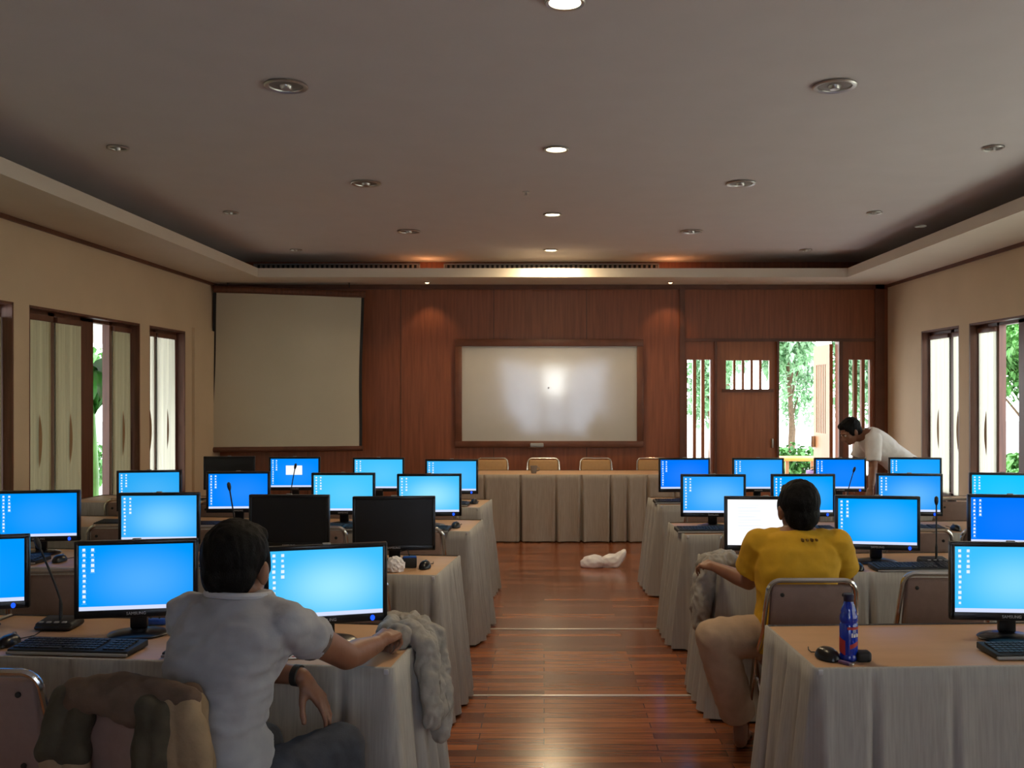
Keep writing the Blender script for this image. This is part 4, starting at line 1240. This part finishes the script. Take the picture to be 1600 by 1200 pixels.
def hand(b, wrist, Y, T, N, curl=(18, 22, 16), thumb=(.55, .62, -.45), s=1.0, spread=1.0):
    """Y towards the fingertips, T thumb side, N out of the back of the hand"""
    Y = V(Y).normalized(); N = (V(N) - Y * V(N).dot(Y)).normalized(); T0 = V(T); Tn = Y.cross(N)
    T = Tn if Tn.dot(T0) > 0 else -Tn
    w_ = V(wrist); at = lambda y, t_, n: w_ + (Y * y + T * t_ + N * n) * s
    ell(b, at(.050, 0, 0), (.040 * s, .052 * s, .0155 * s), Matrix((T, Y, N)).transposed())
    cap(b, at(-.01, 0, 0), .026 * s, at(.03, 0, 0), .024 * s)
    spec = [(.030, .088, (.043, .027, .022), .0092, 6), (.010, .093, (.047, .030, .023), .0096, 1), (-.011, .089, (.043, .028, .022), .0092, -4), (-.029, .080, (.034, .021, .019), .0082, -9)]
    for k, (tt, yy, seg, r, fan) in enumerate(spec):
        cap(b, at(.02, tt * .6, 0), .014 * s, at(yy, tt, 0), .0115 * s)
        p = at(yy, tt, 0); ang = 0; f = R(fan * spread)
        for q, L in enumerate(seg):
            ang += R(curl[q] * (1 + .10 * k))
            d = (Y * math.cos(f) + T * math.sin(f)) * math.cos(ang) - N * math.sin(ang)
            p2 = p + d * L * s; cap(b, p, (r - .0006 * q) * s, p2, (r - .0010 * (q + 1)) * s, seg=12); p = p2
    p = at(.022, .026, -.004); d = (Y * thumb[0] + T * thumb[1] + N * thumb[2]).normalized()
    cap(b, at(.01, .008, 0), .017 * s, p, .0155 * s)
    for q, (L, r) in enumerate(((.040, .0135), (.032, .0115), (.026, .0105))):
        p2 = p + d * L * s; cap(b, p, r * s, p2, (r - .0015) * s, seg=12); p = p2; d = (d * .9 + Y * .28 - N * .05).normalized()


def foot(b, ankle, fwd, s=1.0, floor=0.0):
    a = V(ankle); f = V((fwd[0], fwd[1], 0)).normalized(); side = V((-f.y, f.x, 0))
    g = lambda y, x, z: V((a.x, a.y, floor)) + f * y * s + side * x * s + V((0, 0, z * s))
    cap(b, a, .036 * s, g(-.03, 0, .036), .034 * s); cap(b, g(-.03, 0, .034), .033 * s, g(.11, .0, .026), .030 * s); cap(b, g(.06, .012, .03), .028 * s, g(.14, .018, .02), .020 * s); cap(b, g(.06, -.016, .028), .026 * s, g(.13, -.022, .018), .018 * s)
    for k in range(5): cap(b, g(.13, .034 - .017 * k, .016), .012 * s, g(.185 - .009 * k, .036 - .019 * k, .012), .0105 * s, seg=10)


def around(yaw):                                          # right, forward of someone facing yaw degrees to the right of the far wall
    a = R(yaw); return V((math.cos(a), -math.sin(a), 0)), V((math.sin(a), math.cos(a), 0))


def seated_torso(b, rows, rt, fw, grow=0.0):
    body_loft(b, [(c, rt * (rx + grow), fw * (ry + grow)) for c, rx, ry in rows])


# --- person in the grey shirt, seated askew, seen from behind
t = thing('person', 'person in light grey t-shirt seen from behind, one forearm on the table', 'person', (-.93, 2.75, 0))
I = V((-.93, 2.75, 0)); g = lambda x, y, z: V((x, y, z)) - I
rt, fw = around(17)
rows = [(g(-.915, 2.74, .47), .165, .120), (g(-.925, 2.745, .58), .150, .115), (g(-.945, 2.755, .72), .125, .105), (g(-.938, 2.79, .88), .146, .110), (g(-.912, 2.82, .98), .172, .105), (g(-.905, 2.835, 1.045), .135, .075), (g(-.90, 2.845, 1.085), .065, .06)]
SR, SL = g(-.755, 2.795, 1.005), g(-1.065, 2.885, 1.005)
ER, WR_ = g(-.632, 3.075, .832), g(-.574, 3.300, .812)
EL, WL = g(-.995, 3.08, .800), g(-.762, 3.005, .790)
HC = g(-.918, 2.875, 1.152); HM = frame3((.14, .95, -.12))
KR, KL = g(-.625, 2.945, .588), g(-.90, 3.04, .56)
b = MB()
seated_torso(b, rows, rt, fw)
cap(b, g(-.90, 2.84, 1.03), .064, HC + V((0, -.02, -.06)), .058); head_pieces(b, HC, HM, 1.12)
chain(b, [(SR, .056), (SR.lerp(ER, .5), .048), (ER, .043), (ER.lerp(WR_, .35), .044), (WR_, .030)]); chain(b, [(SL, .056), (SL.lerp(EL, .5), .047), (EL, .040), (EL.lerp(WL, .35), .041), (WL, .027)])
hand(b, WR_ + V((.006, .018, .006)), (.30, .95, .06), (-.9, .2, .1), (.1, -.1, 1), (46, 58, 34), (.75, .35, -.35), 1.1, 1.3)
hand(b, WL + V((.008, 0, -.008)), (.66, -.06, -.75), (0, -1, 0), (.75, -.05, .62), (14, 22, 20), (.70, .28, -.66), 1.06)
for hp, kn, an in ((g(-.845, 2.70, .54), KR, g(-.60, 2.86, .09)), (g(-.985, 2.76, .53), KL, g(-.92, 2.95, .09))):
    chain(b, [(hp, .085), (kn, .056), (kn.lerp(an, .3), .054), (an, .036)]); foot(b, an, (.3, .9))
fuse(b, 'body', 'skin', t, .0062, 4)
head_extras(t, HC, HM, 1.12, 'hair_black', 3)
b = MB()
seated_torso(b, [(c, rx + (.036, .024, .014, .014, .014, .014)[q], ry + (.040, .026, .014, .014, .014, .014)[q]) for q, (c, rx, ry) in enumerate(rows[:6])] + [(rows[6][0] + V((-.004, .002, -.004)), .088, .080)], rt, fw)
cap(b, SR, .063, SR.lerp(ER, .46), .064, True); cap(b, SL, .070, SL.lerp(EL, .55), .066, True)
cap(b, SR + rt * -.05 + V((0, 0, .012)), .060, SL + rt * .05 + V((0, 0, .012)), .060)
cap(b, SR - rt * .05 - V((0, 0, .04)), .070, SR - rt * .07 - V((0, 0, .12)), .06)
sh = fuse(b, 't_shirt', 'shirt_grey', t, .007, 4, (.0085, 10, (1, 1, 1.9)), 2)
b = MB(); ring = []
for k in range(25):
    a = 2 * math.pi * k / 24; ring.append(g(-.906, 2.846, 1.076) + rt * .092 * math.cos(a) + fw * .084 * math.sin(a) + V((0, 0, .006 - .010 * math.sin(a))))
b.tube(ring, .010, 8, cap=False); b.obj('collar', 'collar_grey', sh)
b = MB(); dq = (ER - SR).normalized(); e0 = SR.lerp(ER, .44); qm = dq.to_track_quat('Z', 'Y').to_matrix()
b.lathe([(.0625, -.012), (.066, -.010), (.066, .004), (.061, .005), (.0625, -.012)], e0, 26, rot=qm); b.obj('sleeve_hem', 'dull_trousers', sh)
b = MB()
body_loft(b, [(g(-.912, 2.742, .44), rt * .178, fw * .135), (g(-.915, 2.74, .52), rt * .175, fw * .130), (g(-.92, 2.745, .60), rt * .165, fw * .122)])
for hp, kn, an in ((g(-.845, 2.70, .54), KR, g(-.60, 2.86, .09)), (g(-.985, 2.76, .53), KL, g(-.92, 2.95, .09))):
    chain(b, [(hp, .098), (hp.lerp(kn, .55), .086), (kn, .073), (kn.lerp(an, .4), .066), (an, .055)], True)
fuse(b, 'jeans', 'jeans', t, .008, 5, (.005, 13, (1, 1, 1)), 4)
b = MB(); dq = (WL - EL).normalized(); qm = dq.to_track_quat('Z', 'Y').to_matrix()
b.lathe([(.029, -.012), (.033, -.010), (.033, .010), (.029, .012), (.027, 0), (.029, -.012)], WL - dq * .012, 24, rot=qm); b.obj('wristband', 'matte_black', t)

# --- person in the yellow shirt
I = V((1.17, 4.45, 0)); g = lambda x, y, z: V((x, y, z)) - I
t = thing('person', 'person in yellow t-shirt seated on a chrome chair, facing the white screen', 'person', I)
rt, fw = around(-6)
rows = [(g(1.145, 4.46, .475), .170, .125), (g(1.15, 4.455, .58), .163, .118), (g(1.165, 4.455, .70), .155, .11), (g(1.178, 4.47, .86), .178, .115), (g(1.185, 4.485, .955), .182, .105), (g(1.19, 4.495, 1.015), .145, .078), (g(1.193, 4.50, 1.05), .064, .058)]
SR, SL = g(1.362, 4.475, .965), g(1.012, 4.50, .965)
EL, WL = g(.985, 4.625, .765), g(.865, 4.80, .800)
ER, WR_ = g(1.452, 4.63, .775), g(1.37, 4.85, .822)
HC = g(1.195, 4.515, 1.125); HM = frame3((-.06, .98, -.08))
b = MB(); seated_torso(b, rows, rt, fw)
cap(b, g(1.193, 4.495, 1.0), .062, HC + V((0, -.02, -.06)), .056); head_pieces(b, HC, HM, 1.10)
for S_, E_, W_ in ((SR, ER, WR_), (SL, EL, WL)): chain(b, [(S_, .056), (S_.lerp(E_, .5), .047), (E_, .040), (E_.lerp(W_, .35), .040), (W_, .027)])
hand(b, WL + V((-.004, .008, .002)), (-.55, .80, .05), (.5, .5, .4), (-.3, -.1, .95), (24, 34, 24))
hand(b, WR_ + V((0, .008, 0)), (-.2, .95, -.08), (-.9, -.2, .1), (0, .1, 1), (16, 26, 18))
LEG = [(g(1.075, 4.49, .535), g(.775, 4.37, .565), g(.935, 4.56, .115), (.25, .9)), (g(1.235, 4.50, .535), g(1.25, 4.73, .55), g(1.26, 4.58, .10), (.05, 1))]
for hp, kn, an, fd in LEG: chain(b, [(hp, .085), (kn, .056), (kn.lerp(an, .3), .054), (an, .036)]); foot(b, an, fd)
fuse(b, 'body', 'skin', t, .0065, 4)
head_extras(t, HC, HM, 1.10, 'hair_black', 7, .012)
b = MB()
seated_torso(b, [(rows[0][0] + V((-.012, 0, .015)), .192, .142)] + [(c, rx + .017, ry + .016) for c, rx, ry in rows[1:6]] + [(rows[6][0] - V((0, 0, .012)), .082, .072)], rt, fw)
cap(b, SR, .076, SR.lerp(ER, .66), .076, True); cap(b, SL, .076, SL.lerp(EL, .66), .080, True)
cap(b, SR - rt * .05 + V((0, 0, .012)), .064, SL + rt * .05 + V((0, 0, .012)), .064)
sh = fuse(b, 't_shirt', 'shirt_yellow', t, .0075, 4, (.006, 9, (1, 1, 1.6)), 6)
b = MB(); rn = random.Random(5)                           # small dark print below the neck
for k in range(4):
    xx = -.033 + k * .022; p = rows[5][0] + rt * (xx + .012) - fw * .108 + V((0, 0, -.012))
    b.box(p, (.011, .03, .015 - .004 * (k % 2)), .004)
b.obj('back_print', 'faded_print', sh)
b = MB(); body_loft(b, [(g(1.145, 4.46, .455), rt * .182, fw * .14), (g(1.15, 4.46, .54), rt * .176, fw * .132)])
for hp, kn, an, fd in LEG: chain(b, [(hp, .104), (hp.lerp(kn, .55), .095), (kn, .084), (kn.lerp(an, .45), .088), (an + V((-.015, -.01, .045)), .084)], True)
fuse(b, 'trousers', 'khaki', t, .008, 5, (.006, 11, (1, 1, 1)), 8)

# --- person in white stooping by the open door
I = V((3.47, 9.22, 0)); g = lambda x, y, z: V((x, y, z)) - I
t = thing('person', 'person in white shirt stooping over the desks by the open door', 'person', I)
hipc, shc = g(3.45, 9.22, .98), g(3.10, 9.17, 1.245)
ax = (shc - hipc).normalized(); wd = V((.12, 1, 0)).normalized(); dp = wd.cross(ax).normalized()
rows = [(hipc - ax * .08, .165, .12), (hipc, .165, .115), (hipc.lerp(shc, .35), .150, .108), (hipc.lerp(shc, .7), .172, .118), (shc - ax * .02, .178, .105), (shc + ax * .045, .12, .075), (shc + ax * .09, .06, .055)]
SN, SF = shc - wd * .175 - ax * .01, shc + wd * .175 - ax * .01
EN, WN = g(3.07, 8.955, .97), g(3.00, 8.80, .805); EF, WF = g(3.03, 9.36, .98), g(2.93, 9.20, .80)
HC = g(2.915, 9.13, 1.305); HM = frame3((-.80, -.18, -.50))
b = MB(); body_loft(b, [(c, wd * rx, dp * ry) for c, rx, ry in rows])
cap(b, shc + ax * .03, .062, HC - HM @ V((0, .02, .06)), .056); head_pieces(b, HC, HM, 1.0)
for S_, E_, W_ in ((SN, EN, WN), (SF, EF, WF)): chain(b, [(S_, .055), (S_.lerp(E_, .5), .046), (E_, .039), (E_.lerp(W_, .35), .039), (W_, .026)])
hand(b, WN, (-.35, -.35, -.85), (-.5, .7, 0), (-.6, -.5, .5), (14, 20, 14)); hand(b, WF, (-.4, -.2, -.9), (-.6, -.7, 0), (-.7, .1, .5), (14, 20, 14))
LEG = [(g(3.46, 9.13, .92), g(3.42, 9.12, .50), g(3.47, 9.14, .09)), (g(3.46, 9.31, .92), g(3.44, 9.32, .50), g(3.50, 9.33, .09))]
for hp, kn, an in LEG: chain(b, [(hp, .085), (kn, .057), (kn.lerp(an, .3), .055), (an, .036)]); foot(b, an, (-1, -.1))
fuse(b, 'body', 'skin', t, .007, 4)
head_extras(t, HC, HM, 1.0, 'hair_black', 11)
b = MB(); body_loft(b, [(c, wd * (rx + .018), dp * (ry + .018)) for c, rx, ry in rows[:6]])
for S_, E_ in ((SN, EN), (SF, EF)): cap(b, S_, .074, S_.lerp(E_, .75), .068, True)
cap(b, SN + wd * .06, .066, SF - wd * .06, .066)
sh = fuse(b, 'shirt', 'shirt_white', t, .008, 4, (.006, 10, (1, 1, 1)), 12)
b = MB(); pq = shc + ax * .055; b.tube([pq + wd * .078 * math.cos(R(q)) + dp * .068 * math.sin(R(q)) for q in range(0, 361, 20)], .014, 8, cap=False); b.obj('collar', 'shirt_white', sh)
b = MB(); body_loft(b, [(hipc - ax * .12, wd * .172, dp * .125), (hipc - ax * .02, wd * .17, dp * .12)])
for hp, kn, an in LEG: chain(b, [(hp, .10), (kn, .078), (an, .065)], True)
fuse(b, 'trousers', 'dull_trousers', t, .009, 5, (.005, 12, (1, 1, 1)), 3)

# ------------------------------------------------------------------ jacket on the chair, cloth bundles over the table ends
t = thing('jacket', 'brown and olive jacket draped over the chair of the grey-shirted man', 'jacket', CJ.location, CJ.rotation_euler.z)
W_ = lambda x, y, z: V((x, y, z))
b = MB()                                                   # collar and shoulders over the top of the backrest
for x0, x1, z0, z1, r in ((-.17, -.06, .865, .885, .030), (-.06, .06, .885, .885, .032), (.06, .17, .885, .862, .028)): cap(b, W_(x0, -.035, z0), r, W_(x1, -.035, z1), r)
for x0, z0, x1, z1, r in ((-.10, .86, .03, .82, .034), (-.02, .86, .09, .80, .034), (.04, .85, .11, .74, .030), (-.15, .85, -.06, .845, .030)): cap(b, W_(x0, -.055, z0), r, W_(x1, -.062, z1), r * .9)
cap(b, W_(-.15, .02, .86), .022, W_(.15, .02, .86), .022)
bj = fuse(b, 'collar', 'jacket_brown', t, .007, 5, (.008, 14, (1, 1, 1.3)), 1)
b = MB()                                                   # olive sleeve folded down at the window side
for x0, z0, x1, z1, r0, r1 in ((-.185, .85, -.215, .72, .034, .046), (-.13, .83, -.165, .71, .034, .040), (-.20, .72, -.15, .705, .040, .038)): cap(b, W_(x0, -.045, z0), r0, W_(x1, -.055, z1), r1)
fuse(b, 'sleeve', 'jacket_olive', t, .007, 4, (.008, 16, (1, 1, .8)), 2)
b = MB()
for x0, z0, x1, z1, r0, r1 in ((-.205, .70, -.20, .52, .040, .046), (-.15, .69, -.14, .50, .032, .040)): cap(b, W_(x0, -.05, z0), r0, W_(x1, -.05, z1), r1)
fuse(b, 'lining', 'jacket_tan', t, .007, 4, (.010, 16, (1, 1, .7)), 5)
b = MB()                                                   # second sleeve hanging in the middle
for x0, z0, x1, z1, r0, r1 in ((.075, .84, .065, .66, .034, .036), (.065, .66, .05, .50, .036, .042), (.11, .83, .10, .64, .028, .030)): cap(b, W_(x0, -.068, z0), r0, W_(x1, -.068, z1), r1)
fuse(b, 'sleeve', 'jacket_olive', t, .007, 4, (.008, 15, (1, 1, .8)), 7)
b = MB()                                                   # body panel over the aisle side
for x0, z0, x1, z1, r in ((.13, .84, .145, .50, .036), (.165, .845, .205, .50, .034), (.19, .80, .235, .52, .028)): cap(b, W_(x0, -.035, z0), r, W_(x1, -.04, z1), r * 1.1)
cap(b, W_(.16, .02, .84), .025, W_(.20, .03, .55), .03)
fuse(b, 'front_panel', 'jacket_tan', t, .007, 5, (.009, 12, (1, 1, .8)), 9)


def bundle(label, pieces, seed, c):
    b = MB()
    for p0, r0, p1, r1 in pieces: cap(b, V(p0) - V(c), r0, V(p1) - V(c), r1)
    o = fuse(b, 'cloth_bundle', 'bundle_grey', None, .006, 3, (.017, 16, (1, 1, .5)), seed)
    for v in o.data.vertices:
        q = v.co * 38 + V((seed, 0, 2)); v.co += v.normal * (.007 * (1 - 2.4 * abs(noise.noise(V((q.x, q.y, q.z * .6)))))) 
    o.location = c
    return tag(o, label, 'cloth')


bundle('crumpled grey cloth bundle hanging over the aisle end of the table of the grey-shirted man',
       [((-.575, 3.56, .790), .032, (-.50, 3.54, .785), .038), ((-.57, 3.64, .80), .036, (-.50, 3.64, .79), .042), ((-.575, 3.60, .80), .03, (-.52, 3.50, .785), .032), ((-.50, 3.54, .785), .038, (-.435, 3.50, .755), .036), ((-.50, 3.64, .79), .042, (-.425, 3.60, .76), .040), ((-.435, 3.50, .755), .036, (-.412, 3.47, .60), .032), ((-.425, 3.60, .76), .040, (-.392, 3.58, .58), .038), ((-.43, 3.55, .75), .03, (-.40, 3.52, .52), .034), ((-.412, 3.47, .60), .030, (-.40, 3.46, .50), .024), ((-.392, 3.58, .58), .038, (-.380, 3.55, .42), .026)], 3, (-.42, 3.6, .4))
bundle('crumpled grey cloth bundle hanging over the table end beside the hand of the yellow-shirted man',
       [((.98, 5.14, .79), .034, (.87, 5.10, .785), .040), ((.98, 5.05, .79), .03, (.865, 5.02, .78), .036), ((.87, 5.10, .785), .040, (.83, 5.08, .62), .042), ((.865, 5.02, .78), .036, (.825, 5.0, .60), .040), ((.83, 5.08, .62), .042, (.815, 5.04, .50), .034), ((.825, 5.0, .60), .040, (.815, 4.99, .47), .030)], 8, (.84, 5.0, .5))
